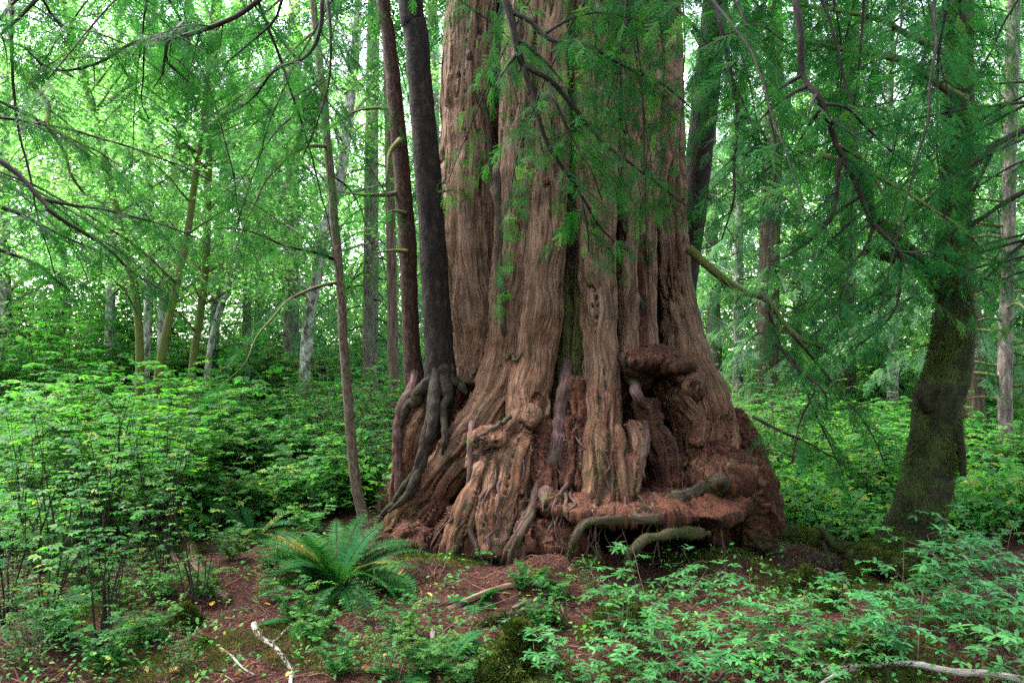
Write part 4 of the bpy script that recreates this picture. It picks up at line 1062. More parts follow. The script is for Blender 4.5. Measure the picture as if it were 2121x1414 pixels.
traced_branch('large forked hemlock branch hanging in the open right of the cedar', GB,
    [([(1646,-15,5.0),(1652,80,5.0),(1665,160,5.0),(1690,215,5.0),(1730,290,5.0),(1740,325,5.0)], 6.5, 5),
     ([(1740,325,5.0),(1735,390,5.0),(1722,450,5.0),(1690,490,5.0),(1622,533,5.0)], 4.5, 2), ([(1740,325,5.0),(1768,365,5.0),(1798,425,5.0),(1809,462,5.0)], 5, 4),
     ([(1809,462,5.0),(1795,510,5.0),(1755,555,5.0),(1712,605,5.0),(1672,640,5.0)], 3.5, 1.5), ([(1809,462,5.0),(1848,515,5.0),(1876,570,5.0),(1850,640,5.0),(1810,690,5.0),(1770,720,5.0)], 3.5, 1.2),
     ([(1848,515,5.0),(1880,522,5.1),(1930,520,5.2),(1990,530,5.3)], 2.5, 1), ([(1690,215,5.0),(1740,225,5.2),(1800,260,5.4),(1880,330,5.6),(1960,380,5.7)], 3, 1)], 9, 0.55, shade=0.4, skip=0.08)
traced_branch('mossy dead limb reaching out from the upper right', GB,
    [([(2000,205,7.4),(1960,190,7.3),(1925,165,7.2),(1860,130,7.1),(1760,102,7.0),(1655,85,6.9)], 8, 4), ([(1990,120,7.4),(1920,86,7.2),(1800,42,7.0),(1650,8,6.8)], 7, 3)], 10, 0.5, M_TWIGM, 0.2, 0.45)
traced_branch('mossy limb slanting down right of the near-black trunk', GB,
    [([(1425,515,8.6),(1480,560,8.5),(1540,600,8.4),(1592,622,8.3),(1640,690,8.2),(1700,720,8.1)], 8, 3)], 11, 0.45, M_TWIGM, 0.3, 0.5)
traced_branch('low dangling hemlock branch before the moss covered tree, fine and drooping', GB,
    [([(1600,700,6.6),(1650,760,6.6),(1690,850,6.6),(1720,920,6.6),(1745,980,6.6)], 3, 1), ([(1560,860,6.8),(1620,895,6.7),(1700,930,6.6),(1760,960,6.6)], 3, 1),
     ([(1640,690,6.6),(1720,780,6.6),(1790,870,6.6),(1830,960,6.6)], 3, 1)], 12, 0.4, None, 0.0, 0.5, droop=0.7, spd=0.7)
traced_branch('thin bare hemlock branch curving low between the cedar and the moss covered tree', GB,
    [([(1590,640,6.4),(1640,740,6.4),(1690,810,6.4),(1720,848,6.4),(1780,838,6.4),(1850,820,6.4)], 3, 1), ([(1690,810,6.4),(1660,880,6.4),(1640,960,6.4)], 2, 1)], 13, 0.3, None, 0.45, 0.5)
traced_branch('hemlock branch with yellowing sprays below the mossy dead limb', GB,
    [([(1700,320,6.6),(1800,350,6.5),(1900,420,6.4),(1970,470,6.3),(2040,520,6.3)], 5, 1.5), ([(1800,350,6.5),(1850,440,6.4),(1880,500,6.3)], 3, 1)], 14, 0.5, M_TWIGM, 0.1, 0.7)

traced_branch('dense dark hemlock branch screening the top of the moss covered tree', GB,
    [([(2150,250,6.9),(2060,300,6.9),(1970,370,6.9),(1890,440,6.9),(1830,500,6.9)], 6, 1.5), ([(2150,380,6.7),(2070,430,6.7),(1990,490,6.7),(1930,540,6.8)], 5, 1.5),
     ([(2060,300,6.9),(2010,420,6.8),(1960,520,6.8)], 4, 1.2), ([(2150,480,6.9),(2090,530,6.9),(2030,590,6.9)], 4, 1.2)], 15, 0.55, shade=0.45)
# further branches: a few kinds, each copied with its foliage
def proto_branch(seed, L, side, tpl, hang, sscale=1.0):
    rg = np.random.default_rng(seed); w, l = MB(), MB(False)
    q = np.linspace(0, 1, 6)[:, None]
    P = np.array([0, 1.0, 0]) * q * L + np.array([1.0, 0, 0]) * rg.uniform(-0.2, 0.2) * q * q * L + np.array([0, 0, 1.0]) * (0.05 * q - hang * q ** 2) * L
    hemlock_limb(w, l, P, 0.014, 0.0025, tpl, rg, 0.12, side, 0.13, 0.08, sscale, 0.5, shade=0.45)
    return w.mesh('limb', M_TWIG), l.mesh('foliage', M_HEM)
PB = [proto_branch(500 + k, (2.4, 2.8, 2.2, 3.0)[k], 0.55, SPR_N, (0.25, 0.4, 0.5, 0.35)[k]) for k in range(4)]
PM = [proto_branch(520 + k, 3.6, 0.75, SPR_M, (0.3, 0.45, 0.6)[k], 1.1) for k in range(3)]
def place_branch(protos, k, p, yaw, tilt, sc, label, group):
    t = empty('hemlock_branch', label, 'branch', group, tuple(p))
    t.rotation_euler = (R(tilt), 0, R(yaw)); t.scale = (sc, sc, sc)
    for nm, me in zip(('limb', 'foliage'), protos[k % len(protos)]):
        o = bpy.data.objects.new(nm, me); C.objects.link(o); o.parent = t
ZB = [  # label, group, protos, count, px range, py range, depth range, yaw range, tilt range
 ('leafy hemlock branch hanging from above into the upper right of the view', 'hemlock branches of the upper right canopy', 'PB', 23, (1380, 2200), (-330, -60), (5.4, 8.8), (-180, 180), (-65, -15)),
 ('leafy hemlock branch reaching in from the right edge towards the moss covered tree', 'hemlock branches from the right edge', 'PB', 13, (2140, 2260), (20, 600), (6.5, 10.0), (40, 130), (-25, 5)),
 ('hemlock branch hanging from above over the upper trunk of the cedar', 'hemlock branches over the upper cedar trunk', 'PB', 14, (1150, 1450), (-320, -60), (5.8, 6.6), (-180, 180), (-65, -25)),
 ('leafy hemlock branch hanging from above into the upper left of the view', 'hemlock branches of the upper left canopy', 'PB', 19, (-60, 860), (-330, -60), (5.2, 8.5), (-180, 180), (-60, -10)),
 ('hemlock branch reaching in from the left edge at mid height', 'hemlock branches from the left edge', 'PB', 6, (-160, -30), (150, 560), (5.2, 8.5), (-130, -50), (-30, 0)),
 ('distant leafy hemlock branch hanging into the right background', 'hemlock branches of the right background', 'PM', 16, (1400, 2250), (-400, -40), (9.5, 15), (-180, 180), (-65, -20)),
 ('distant leafy hemlock branch hanging into the left background', 'hemlock branches of the left background', 'PM', 9, (-50, 860), (-400, -40), (9.5, 14), (-180, 180), (-60, -20)),
]
def scatter_branches():
    rg = np.random.default_rng(61)
    for lab, grp, pr, n, xr, yr, dr, yw, tl in ZB:
        for i in range(n):
            Y = rg.uniform(*dr); p = at(rg.uniform(*xr), rg.uniform(*yr), Y)
            place_branch(PB if pr == 'PB' else PM, int(rg.integers(0, 12)), p, rg.uniform(*yw), rg.uniform(*tl), rg.uniform(0.8, 1.15), lab, grp)
scatter_branches()
# ---------------------------------------------------------------- shrubs, ferns and ground cover
def make_shrub(seed, H, nst, spread, tpl, size, mode, mat, stem_mat=None, ntw=7, twl=0.35, lpt=7, low=0.3, r=0.007, bare=0.0):
    rg = np.random.default_rng(seed); w = MB(); l = MB(False)
    pos, dr, up, sc, rn = [], [], [], [], []
    for s in range(nst):
        a = rg.uniform(0, 2 * math.pi); lean = spread * rg.uniform(0.3, 1.0); h = H * rg.uniform(0.65, 1.1)
        d = np.array([math.cos(a), math.sin(a), 0]); q = np.linspace(0, 1, 7)[:, None]; b0 = d * rg.uniform(0, 0.08)
        P = b0 + d * lean * q ** 1.6 + np.array([0, 0, 1.0]) * h * (q - 0.18 * q ** 3 * min(1, lean / h * 1.5))
        cp, rr = add_tube(w, P, r * rg.uniform(0.7, 1.3), 0.002, n=14, k=5, seed=s, wob=0.015)
        tone = rg.uniform(0.2, 0.75)
        for j in range(ntw + 1):
            v = low + (1 - low) * (j + rg.uniform(0, 0.9)) / (ntw + 1) if j < ntw else 1.0
            if j < ntw and rg.random() < bare: continue
            i = min(int(v * 13), 13); p0 = cp[i]; a2 = a + rg.uniform(-2.2, 2.2)
            td = unit(np.array([math.cos(a2), math.sin(a2), rg.uniform(-0.1, 0.45)])); tl = twl * rg.uniform(0.5, 1.2) * (1.15 - 0.5 * v)
            q2 = np.linspace(0, 1, 5)[:, None]; tp = p0 + td * q2 * tl + np.array([0, 0, -0.25]) * tl * q2 ** 2
            add_tube(w, tp, 0.0028, 0.0012, n=5, k=3, seed=j)
            lat = unit(np.cross(td, [0, 0, 1.0]))
            if mode == 'whorl':
                for c in ([tp[-1], tp[2]] if rg.random() < 0.6 else [tp[-1]]):
                    m = int(rg.integers(5, 8)); a0 = rg.uniform(0, 6)
                    for x in range(m):
                        aa = a0 + x * 2 * math.pi / m + rg.normal(0, 0.2); dd = np.array([math.cos(aa), math.sin(aa), rg.normal(0.02, 0.2)])
                        pos.append(c); dr.append(unit(dd + td * 0.35)); up.append([rg.normal(0, .15), rg.normal(0, .15), 1]); sc.append(size * rg.uniform(0.65, 1.15)); rn.append(tone + rg.normal(0, .18))
            else:
                for x in range(lpt):
                    u = (x + 0.7) / lpt; c = tp[min(int(u * 4), 4)]; sgn = 1 if x % 2 else -1
                    dd = unit(td * (0.6 if x < lpt - 1 else 2) + lat * sgn * rg.uniform(0.6, 1.1) + np.array([0, 0, rg.uniform(-0.35, 0.1)]))
                    pos.append(c + dd * size * 0.15); dr.append(dd); up.append([rg.normal(0, .25), rg.normal(0, .25), 1]); sc.append(size * rg.uniform(0.6, 1.25)); rn.append(tone + rg.normal(0, .2))
    rn = np.clip(np.array(rn), 0, 0.985); rn[rg.random(len(rn)) < 0.006] = 1.0
    scatter(l, tpl[0], tpl[1], frames(np.array(dr), norm(np.array(up, float))), np.array(pos), np.array(sc), rn)
    return w.mesh('stems', stem_mat or M_STEM), l.mesh('leaves', mat)
SH_MAPLE = [make_shrub(700 + k, 1.9, 9, 0.8, LF_LOB5, 0.078, 'alt', M_MAPLE, None, 9, 0.5, 9) for k in range(3)]
SH_SALM = [make_shrub(710 + k, 1.15, 10, 0.6, LF_LOB3, 0.075, 'alt', M_SHRUB, None, 8, 0.38, 8, 0.25) for k in range(3)]
SH_AZ = [make_shrub(720 + k, 0.8, 5, 0.7, LF_AZ, 0.084, 'whorl', M_AZALEA, M_STEM, 5, 0.30, 0, 0.3, 0.005) for k in range(4)]
SH_THIN = [make_shrub(730 + k, 1.7, 6, 0.6, LF_LOB5, 0.07, 'alt', M_SHRUB, M_TWIG, 6, 0.35, 4, 0.45, 0.008, 0.3) for k in range(3)]
SH_BARE = [make_shrub(760 + k, 1.5, 8, 0.55, LF_LOB3, 0.06, 'alt', M_SHRUB, M_TWIG, 6, 0.3, 3, 0.5, 0.007, 0.7) for k in range(3)]
SH_HUCK = [make_shrub(740 + k, 1.3, 8, 0.6, LF_OVAL, 0.035, 'alt', M_SHRUB, None, 12, 0.4, 14, 0.25) for k in range(2)]
SH_TALL = [make_shrub(750 + k, 3.2, 9, 1.0, LF_LOB3, 0.09, 'alt', M_MAPLE, None, 16, 0.6, 9, 0.15, 0.012) for k in range(2)]
def place_plant(protos, k, x, y, rot, sc, name, label, cat, group, dz=-0.03, tilt=(0, 0), parts=('stems', 'leaves'), szv=1.0):
    t = empty(name, label, cat, group, (x, y, float(gz(x, y)) + dz))
    t.rotation_euler = (tilt[0], tilt[1], rot); t.scale = (sc, sc, sc * szv)
    for nm, me in zip(parts, protos[k % len(protos)]):
        o = bpy.data.objects.new(nm, me); C.objects.link(o); o.parent = t
    return t
def clear_of_cedar(x, y, m=0.3):
    return ((x - 0.75) / (2.25 + m)) ** 2 + ((y - 8.9) / (2.3 + m)) ** 2 > 1
def zone(protos, n, pxr, dr, scr, name, label, cat, group, seed, avoid=None, power=1.0, szv=(0.9, 1.1)):
    rg = np.random.default_rng(seed); c = 0; tries = 0
    while c < n and tries < n * 30:
        tries += 1
        y = dr[0] + (dr[1] - dr[0]) * rg.random() ** power; x = (rg.uniform(*pxr) - 1060.5) / FPX * y
        if not clear_of_cedar(x, y): continue
        if avoid and avoid(x, y): continue
        place_plant(protos, int(rg.integers(0, 9)), x, y, rg.uniform(0, 6.28), rg.uniform(*scr), name, label, cat, group, szv=rg.uniform(*szv)); c += 1
zone(SH_MAPLE, 26, (-80, 420), (7.8, 12.5), (0.45, 1.1), 'leafy_shrub', 'bright green shrub with lobed leaves in tiers, in the thicket at the left edge', 'shrub', 'bright shrubs of the left thicket', 1)
zone(SH_SALM, 46, (330, 840), (9.2, 16), (0.8, 1.25), 'berry_shrub', 'knee-high leafy bush in the dense bed left of the cedar', 'bush', 'low bushes left of the cedar', 2)
zone(SH_SALM, 22, (390, 760), (8.4, 10.6), (0.5, 0.85), 'berry_shrub', 'small leafy bush in front of the dense bed, left of the thin sapling', 'bush', 'small bushes left of the sapling', 12)
zone(SH_SALM, 50, (-100, 840), (12, 26), (1.1, 1.9), 'berry_shrub', 'distant leafy bush under the alder trees', 'bush', 'bushes under the alder trees', 3)
zone(SH_TALL, 22, (-150, 860), (17, 32), (0.8, 1.2), 'tall_shrub', 'tall leafy bush rising between the alder trunks', 'bush', 'tall bushes among the alders', 4)
zone(SH_SALM, 60, (1500, 2200), (9.5, 20), (0.65, 1.05), 'berry_shrub', 'bright leafy bush in the sunlit bed behind the moss covered tree', 'bush', 'bushes behind the moss covered tree', 5)
zone(SH_TALL, 14, (1480, 2250), (17, 32), (0.7, 1.1), 'tall_shrub', 'tall leafy bush among the right background conifers', 'bush', 'tall bushes among the conifers', 6)
zone(SH_HUCK, 10, (620, 840), (10, 14), (1.0, 1.5), 'huckleberry_bush', 'small leaved bush standing between the sapling and the cedar', 'bush', 'small leaved bushes beside the cedar', 7)
zone(SH_HUCK, 8, (1440, 1620), (10.5, 14), (0.9, 1.4), 'huckleberry_bush', 'small leaved bush behind the right flank of the cedar', 'bush', 'small leaved bushes right of the cedar', 8)
zone(SH_THIN, 11, (-60, 340), (5.2, 7.6), (0.7, 1.0), 'thin_stemmed_shrub', 'sparse dark stemmed shrub at the lower left, lobed leaves on bare stems', 'shrub', 'thin stemmed shrubs at lower left', 9)
zone(SH_BARE, 5, (-40, 420), (5.0, 7.4), (0.7, 1.1), 'bare_stemmed_shrub', 'nearly leafless dark stemmed shrub in the shade at the lower left', 'shrub', 'bare stemmed shrubs at lower left', 15)
AZ_SPOTS = [(1290,1330,4.9,.75),(1200,1370,4.7,.65),(1400,1310,5.1,.75),(1500,1390,4.7,.6),(1640,1400,4.6,.6),(1760,1380,4.7,.65),(1870,1310,5.2,.8),(1970,1330,5.1,.9),(2080,1290,5.2,1.0),(1390,1400,4.6,.7),
            (1570,1420,4.5,.6),(1720,1420,4.5,.6),(1900,1410,4.6,.75),(2080,1400,4.6,.85),(1340,1240,5.7,.75),(1460,1215,6.0,.55),(2100,1190,6.4,.95),(1260,1410,4.5,.5),(2080,1120,6.9,1.0),(1660,1300,5.3,.45),(2020,1250,5.7,.6)]
for i, (px, py, Y, sc) in enumerate(AZ_SPOTS):
    p = at(px, py, Y)
    place_plant(SH_AZ, i, p[0], Y, i * 1.7, sc, 'azalea_shrub', 'low shrub with whorls of blue green oval leaves at lower right', 'shrub', 'oval leaved shrubs at lower right')

def gp(px, py):
    """ground point under a photograph pixel"""
    Y = 4.0
    while Y < 40:
        p = at(px, py, Y)
        if p[2] <= float(gz(p[0], Y)): return p
        Y += 0.02
    return at(px, py, 12)
# young leafy plants on the near duff
YP = [(560,1250,.34),(610,1290,.36),(650,1330,.3),(760,1290,.3),(830,1330,.34),(880,1400,.36),(800,1410,.36),(700,1400,.3),(950,1420,.3),(760,1230,.28),(420,1240,.3),(330,1240,.34),(250,1260,.4),(180,1230,.42),(120,1330,.45),(60,1390,.45),(220,1390,.4),(310,1330,.34),(380,1405,.3),(480,1160,.34),(430,1100,.42),(300,1180,.4),(200,1150,.45),(90,1180,.5),(20,1260,.5),
      (1120,1300,.26),(1150,1240,.24),(1230,1250,.26),(1080,1220,.2),(640,1110,.4),(780,1120,.3),(560,1180,.3)]
for i, (px, py, sc) in enumerate(YP):
    p = gp(px, py); place_plant(SH_SALM if i % 3 else SH_HUCK, i, p[0], p[1], i * 2.1, sc, 'seedling_plant', 'small leafy seedling plant rooted in the red duff near the view', 'plant', 'young plants on the duff')

# ferns
def frond_mesh(mb, rg, base, az, L, rise, n=34, w=0.13, shade=0.5, tipdroop=0.9, twist=0.0, rach=None):
    """one sword fern frond: curved midrib with a comb of leaflets"""
    d = np.array([math.cos(az), math.sin(az), 0]); t = np.linspace(0, 1, n)
    el = R(rise) - t * tipdroop * R(95)
    seg = L / (n - 1); hx = np.r_[0, np.cumsum(np.cos(el[:-1]) * seg)]; hz = np.r_[0, np.cumsum(np.sin(el[:-1]) * seg)]
    P = base + d * hx[:, None] + np.array([0, 0, 1.0]) * hz[:, None]
    T = norm(np.gradient(P, axis=0)); lat = np.array([-d[1], d[0], 0]); N = np.cross(lat, T)
    N = norm(N * 1.0); lat = np.repeat(lat[None], n, 0) + N * twist; lat = norm(lat); N = norm(np.cross(lat, T) * np.sign((np.cross(lat, T) * N).sum(1, keepdims=True)))
    k0 = int(n * 0.12)
    env = np.sin(np.pi * np.clip((t - 0.02) * 0.93 + 0.12, 0, 1)) ** 0.7 * (1 - t ** 6)
    for s in (-1, 1):
        i = np.arange(k0, n); dd = norm(lat[i] * s + T[i] * 0.28 + N[i] * 0.10 + rg.normal(0, 0.05, (len(i), 3)))
        TT = np.array([(0, 0, 0), (-0.125, 0.16, 0.0), (0, 1, -0.10), (0.125, 0.16, 0.0)]); 
        scatter(mb, TT * np.array([1.0, 1, 1]), np.array([(0, 3, 2, 1)]), frames(dd, N[i]), P[i], np.maximum(w * env[i], 0.008) * rg.uniform(0.9, 1.1, len(i)), np.clip(shade + rg.normal(0, 0.12, len(i)), 0, 1))
    rr = np.linspace(0.0035, 0.0012, n)
    (rach or mb).add(*tube(P, rr, 4, False)[:2], rnd=0.2)
def sword_fern(name, label, p, n, L, seed, mat=None, group=None, dead=0, w=0.12, rises=(35, 82), yellow=0.0, npin=34):
    rg = np.random.default_rng(seed); p = np.asarray(p, float)
    t = empty(name, label, 'fern', group, tuple(p))
    for i in range(n):
        mb = MB(False); az = i * 2.4 + rg.normal(0, 0.25); rise = rg.uniform(*rises)
        sh = rg.uniform(0.3, 0.75) if rg.random() > yellow else rg.uniform(0.9, 1.0)
        frond_mesh(mb, rg, np.array([math.cos(az), math.sin(az), 0]) * 0.03, az, L * rg.uniform(0.7, 1.1), rise, npin, w * rg.uniform(0.85, 1.1), sh, rg.uniform(0.65, 1.3), rg.normal(0, 0.4))
        mb.build('frond', mat or M_FERN, t)
    for i in range(dead):
        mb = MB(False); az = rg.uniform(0, 6.28)
        frond_mesh(mb, rg, np.array([math.cos(az), math.sin(az), 0]) * 0.04, az, L * rg.uniform(0.5, 0.8), rg.uniform(0, 25), 26, w * 0.55, rg.uniform(0.1, 0.9), rg.uniform(0.9, 1.4), rg.normal(0, 0.8))
        mb.build('dead_frond', M_DEADFERN, t)
    return t
def fern_at(px, py, *a, **k):
    p = gp(px, py)
    return sword_fern(a[0], a[1], p, *a[2:], **k)
fern_at(698, 1225, 'sword_fern', 'large sword fern with a ring of upright fronds in front of the cedar', 46, 0.98, 1, dead=18, w=0.115, rises=(30, 84), yellow=0.1, npin=44)
fern_at(525, 1120, 'sword_fern', 'sword fern with dark fronds among brown dead ones, behind the large fern', 16, 0.75, 2, dead=14, w=0.09, rises=(20, 75), yellow=0.12)
fern_at(330, 1115, 'sword_fern', 'yellowing sword fern in the left thicket behind the mossy log', 13, 0.8, 3, dead=10, w=0.09, rises=(25, 75), yellow=0.7)
fern_at(590, 1060, 'sword_fern', 'small green sword fern left of the sapling foot', 12, 0.6, 4, dead=8, w=0.08, rises=(30, 80))
fern_at(90, 1270, 'sword_fern', 'dark sword fern with drooping dead fronds in the lower left corner', 12, 0.8, 5, dead=12, w=0.09, rises=(10, 60))
fern_at(930, 1370, 'lady_fern', 'small bright fern on the duff below the arched mossy root', 9, 0.34, 6, w=0.10, rises=(35, 75), npin=22)
fern_at(985, 1250, 'lady_fern', 'small bright fern beside the brown fallen branch', 7, 0.27, 7, w=0.09, rises=(25, 65), npin=20)
fern_at(1100, 1205, 'lady_fern', 'pale green fern sprig at the foot of the hanging roots', 7, 0.27, 8, w=0.09, rises=(35, 75), npin=20)
fern_at(250, 1340, 'sword_fern', 'low sword fern with brown fronds beside the mossy clump', 9, 0.6, 9, dead=12, w=0.08, rises=(5, 55), yellow=0.2)
fern_at(640, 1290, 'lady_fern', 'single drooping green fern below the large fern', 5, 0.5, 10, w=0.09, rises=(15, 50))
fern_at(1790, 1365, 'lady_fern', 'fine green fern among the shrubs at the lower right edge', 8, 0.35, 12, w=0.10, rises=(35, 75), npin=22)
fern_at(820, 1420, 'sword_fern', 'leafy fern at the bottom edge below the fallen leaves', 8, 0.4, 13, w=0.1, rises=(10, 45))

fern_at(470, 1090, 'sword_fern', 'sword fern half hidden by bushes left of the dark fern', 12, 0.65, 14, dead=6, w=0.085, rises=(25, 75))
fern_at(820, 1190, 'sword_fern', 'low fern fronds spreading right of the large fern under the buttress', 7, 0.55, 15, dead=4, w=0.09, rises=(10, 50))
# low cover that nobody could count
def build_cover():
    rg = np.random.default_rng(42); l = MB(False); n = 7500
    y = 7.6 + 26 * rg.random(n) ** 1.5; px = rg.uniform(-150, 2270, n); x = (px - 1060.5) / FPX * y
    ok = np.array([clear_of_cedar(a, b, 0.15) for a, b in zip(x, y)])
    ok &= ~((px > 380) & (px < 1500) & (y < 8.8)); ok &= ~((px < 400) & (y < 7.9)); ok &= ~((px >= 1500) & (y < 8.3) )
    x, y = x[ok], y[ok]; n = len(x)
    hgt = 0.14 + 0.5 * np.clip(0.5 + fbm(np.c_[x * 0.5, y * 0.5, x * 0], 3), 0, 1)
    c = np.stack([x, y, gz(x, y) + hgt * rg.uniform(0.35, 1.0, n)], -1)
    leaf_cloud(l, LF_LOB3, rg, c, rg.uniform(0.3, 0.6, n), 34, 0.085, 0.4, 0.4, (0.2, 0.95))
    o = l.build('ground_cover', M_SHRUB); tag(o, 'dense low green leaves carpeting the ground behind the cedar', 'ground cover', kind='stuff')
    # sparse seedlings on the near duff
    l = MB(False); n = 650
    px = rg.uniform(0, 2121, n); py = rg.uniform(1130, 1440, n)
    wgt = np.where(px < 420, 0.7, np.where(px > 1150, 0.6, 0.25)); keep = rg.random(n) < wgt
    P = np.array([gp(a, b) for a, b in zip(px[keep], py[keep])]); P[:, 2] += rg.uniform(0.03, 0.16, len(P))
    leaf_cloud(l, LF_OVAL, rg, P, rg.uniform(0.1, 0.22, len(P)), 12, 0.04, 0.4, 0.35)
    o = l.build('seedlings', M_SHRUB); tag(o, 'tiny green seedlings sprouting from the red duff', 'seedlings', kind='stuff')
build_cover()
# ---------------------------------------------------------------- fallen wood, mossy clumps, litter
def log(name, label, cat, pts, r0, r1, mat, moss=0, seed=0, lump=0.15, k=12, wob=0.01, group=None, msize=0.025, hang=0.4, extra=(), up=0.4):
    P = np.array([at(*e) for e in pts]); base = P[0].copy(); rg = np.random.default_rng(900 + seed)
    mb, ms = MB(), MB(False)
    cp, r = add_tube(mb, P - base, rad(r0, pts[0][2]), rad(r1, pts[-1][2]), n=max(24, int(np.linalg.norm(np.diff(P, axis=0), axis=1).sum() / 0.025)), k=k, lump=lump, seed=seed, wob=wob)
    if moss: moss_on(ms, cp, r, moss, rg, msize, up, 0.25, hang)
    for pts2, a, b in extra:
        add_tube(mb, np.array([at(*e) for e in pts2]) - base, rad(a, pts2[0][2]), rad(b, pts2[-1][2]), n=20, k=7, lump=lump, seed=seed + 3, wob=wob)
    o = mb.build(name, mat); o.location = tuple(base); tag(o, label, cat, group)
    if moss: ms.build('moss', M_MOSS, o)
    return o
def lie(pxs, lift=0.0):
    """points of a stick lying on the ground under the traced pixels"""
    out = []
    for px, py in pxs:
        p = gp(px, py); out.append((px, py, p[1] - lift))
    return out
log('fallen_stick', 'bleached white forked stick lying on the red duff at bottom left', 'stick', lie([(525,1290),(530,1312),(545,1326),(560,1334),(578,1352),(592,1372),(604,1390),(605,1420)], .03), 6.5, 4, M_DEADWOOD, seed=1,
    extra=[(lie([(556,1332),(580,1318),(612,1288)], .04), 3, 1.5)])
log('fallen_log', 'mossy fallen branch with a broken pale end, left of the large fern', 'log', lie([(392,1130),(402,1165),(432,1205),(455,1228),(475,1240)], .06), 15, 10, M_BROWNWOOD, 3000, 2, 0.2)
log('fallen_stick', 'crooked pale brown stick propped across the mossy log', 'stick', lie([(325,1105),(340,1130),(352,1140)], .1) + lie([(375,1168),(395,1182)], .06), 7, 4, M_BROWNWOOD, 0, 3, 0.25)
log('mossy_log', 'low log buried in pale green moss at the back of the clearing', 'log', lie([(235,1150),(290,1148),(345,1150),(420,1142),(520,1135)], .05), 17, 13, M_MROOT, 6000, 4, 0.2, msize=0.03)
log('fallen_branch', 'brown rotten branch lying on the duff below the hanging roots', 'branch', lie([(922,1262),(960,1246),(1010,1226),(1045,1214),(1075,1212)], .04), 7, 6, M_BROWNWOOD, 0, 5, 0.25)
log('arched_root', 'arched mossy root rising from the duff in the foreground', 'root', lie([(972,1322)], 0) + [(990,1300,5.75),(1012,1284,5.75),(1060,1270,5.75),(1110,1274,5.75),(1158,1277,5.7)] + lie([(1185,1300)]), 8, 11, M_MROOT, 3500, 6, 0.15, msize=0.028, hang=0.9)
log('mossy_root', 'mossy root crossing the red duff from the cedar foot', 'root', lie([(1125,1235)], .03) + [(1160,1200,6.35),(1190,1182,6.4),(1225,1166,6.5),(1238,1150,6.55),(1232,1130,6.6)], 9, 7, M_MROOT, 1500, 7, 0.2)
log('fallen_stick', 'short white mottled stick beside the small bright fern', 'stick', lie([(898,1308),(896,1330),(905,1346),(920,1352)], .03), 5, 5, M_DEADWOOD, seed=8)
log('fallen_stick', 'thin grey twig lying on the duff at the bottom edge', 'stick', lie([(450,1335),(480,1360),(505,1385),(528,1398)], .02), 3, 2, M_DEADWOOD, seed=9)
log('fallen_branch', 'white birch-like branch lying in the lower right corner', 'branch', lie([(1700,1385),(1790,1376),(1890,1377),(1990,1388),(2140,1412)], .12), 6, 8, M_DEADWOOD, 0, 10, extra=[(lie([(1790,1376),(1730,1400),(1680,1430)], .1), 5, 3)])
log('fallen_branch', 'grey curved dead branch under the oval leaved shrubs', 'branch', lie([(1300,1420),(1420,1370),(1480,1350)], .1) + lie([(1560,1345),(1640,1348)], .12), 5, 4, M_BROWNWOOD, 0, 11)
log('mossy_log', 'long moss covered log running from the cedar foot towards the moss covered tree', 'log', [(1600,1090,7.35),(1650,1103,7.3),(1690,1114,7.3),(1735,1132,7.3),(1800,1150,7.25),(1860,1163,7.2),(1930,1176,7.15),(1985,1190,7.1)], 14, 17, M_MOSSBARK, 18000, 12, 0.2, k=16, msize=0.03, up=0.8,
    extra=[([(1728,1130,7.25),(1712,1110,7.2),(1698,1088,7.2)], 9, 6), ([(1705,1120,7.25),(1715,1150,7.2),(1722,1175,7.1)], 6, 3)])
log('fallen_branch', 'dark thin branch lying over the mossy mound at the bottom', 'branch', lie([(1480,1410),(1530,1360),(1590,1300)], .2), 3, 2, M_TWIG, 0, 13)
log('bark_slab', 'splinter of red bark lying on the duff before the cedar', 'bark', lie([(1060,1262),(1085,1248),(1105,1240)], .02), 5, 3, M_BROWNWOOD, 0, 14)

def mound(name, label, cat, px, py, w, d, h, seed, moss=5000, mat=None, msize=0.03, depth=None):
    rg = np.random.default_rng(950 + seed); p = gp(px, py) if depth is None else at(px, py, depth)
    nu, nv = 40, 22; u = np.linspace(0, 2 * math.pi, nu, endpoint=False); v = np.linspace(0.02, 1, nv)
    U, V = np.meshgrid(u, v, indexing='ij'); rr = V
    X = np.cos(U) * rr * w; Yy = np.sin(U) * rr * d; Z = h * (1 - rr ** 1.5) - 0.05 * rr
    q = np.stack([X.ravel(), Yy.ravel(), Z.ravel()], -1); nz = fbm(q * 4.5 + seed * 7, 4)
    q = q * (1 + 0.75 * nz[:, None]); q[:, 2] -= 0.03
    i = np.arange(nu)[:, None]; j = np.arange(nv - 1)[None]; i2 = (i + 1) % nu
    F = np.stack([i * nv + j, i * nv + j + 1, i2 * nv + j + 1, i2 * nv + j], -1).reshape(-1, 4)
    mb = MB(); mb.add(q, F); o = mb.build(name, mat or M_MOSSBARK); o.location = tuple(p); tag(o, label, cat)
    ii = rg.integers(0, len(q), moss); nn = norm(q[ii] / np.array([w * w, d * d, h * h]) + [0, 0, 1e-3])
    pp = q[ii] + rg.normal(0, 0.012, (moss, 3)); ms = MB(False); pn = vnoise(pp * 12)
    scatter(ms, BLADE[0] * np.array([.25, 1, 1]), BLADE[1], frames(norm(nn + rg.normal(0, .6, (moss, 3))), norm(rg.normal(0, 1, (moss, 3)))), pp, msize * rg.uniform(.4, 1.4, moss), np.clip(.5 + .35 * pn + rg.normal(0, .2, moss), 0, 1))
    ms.build('moss', M_MOSS, o)
    return o
mound('mossy_stump', 'rotten stump capped with bright moss at the bottom centre of the view', 'stump', 1085, 1405, 0.34, 0.28, 0.40, 1, 18000, msize=0.035)
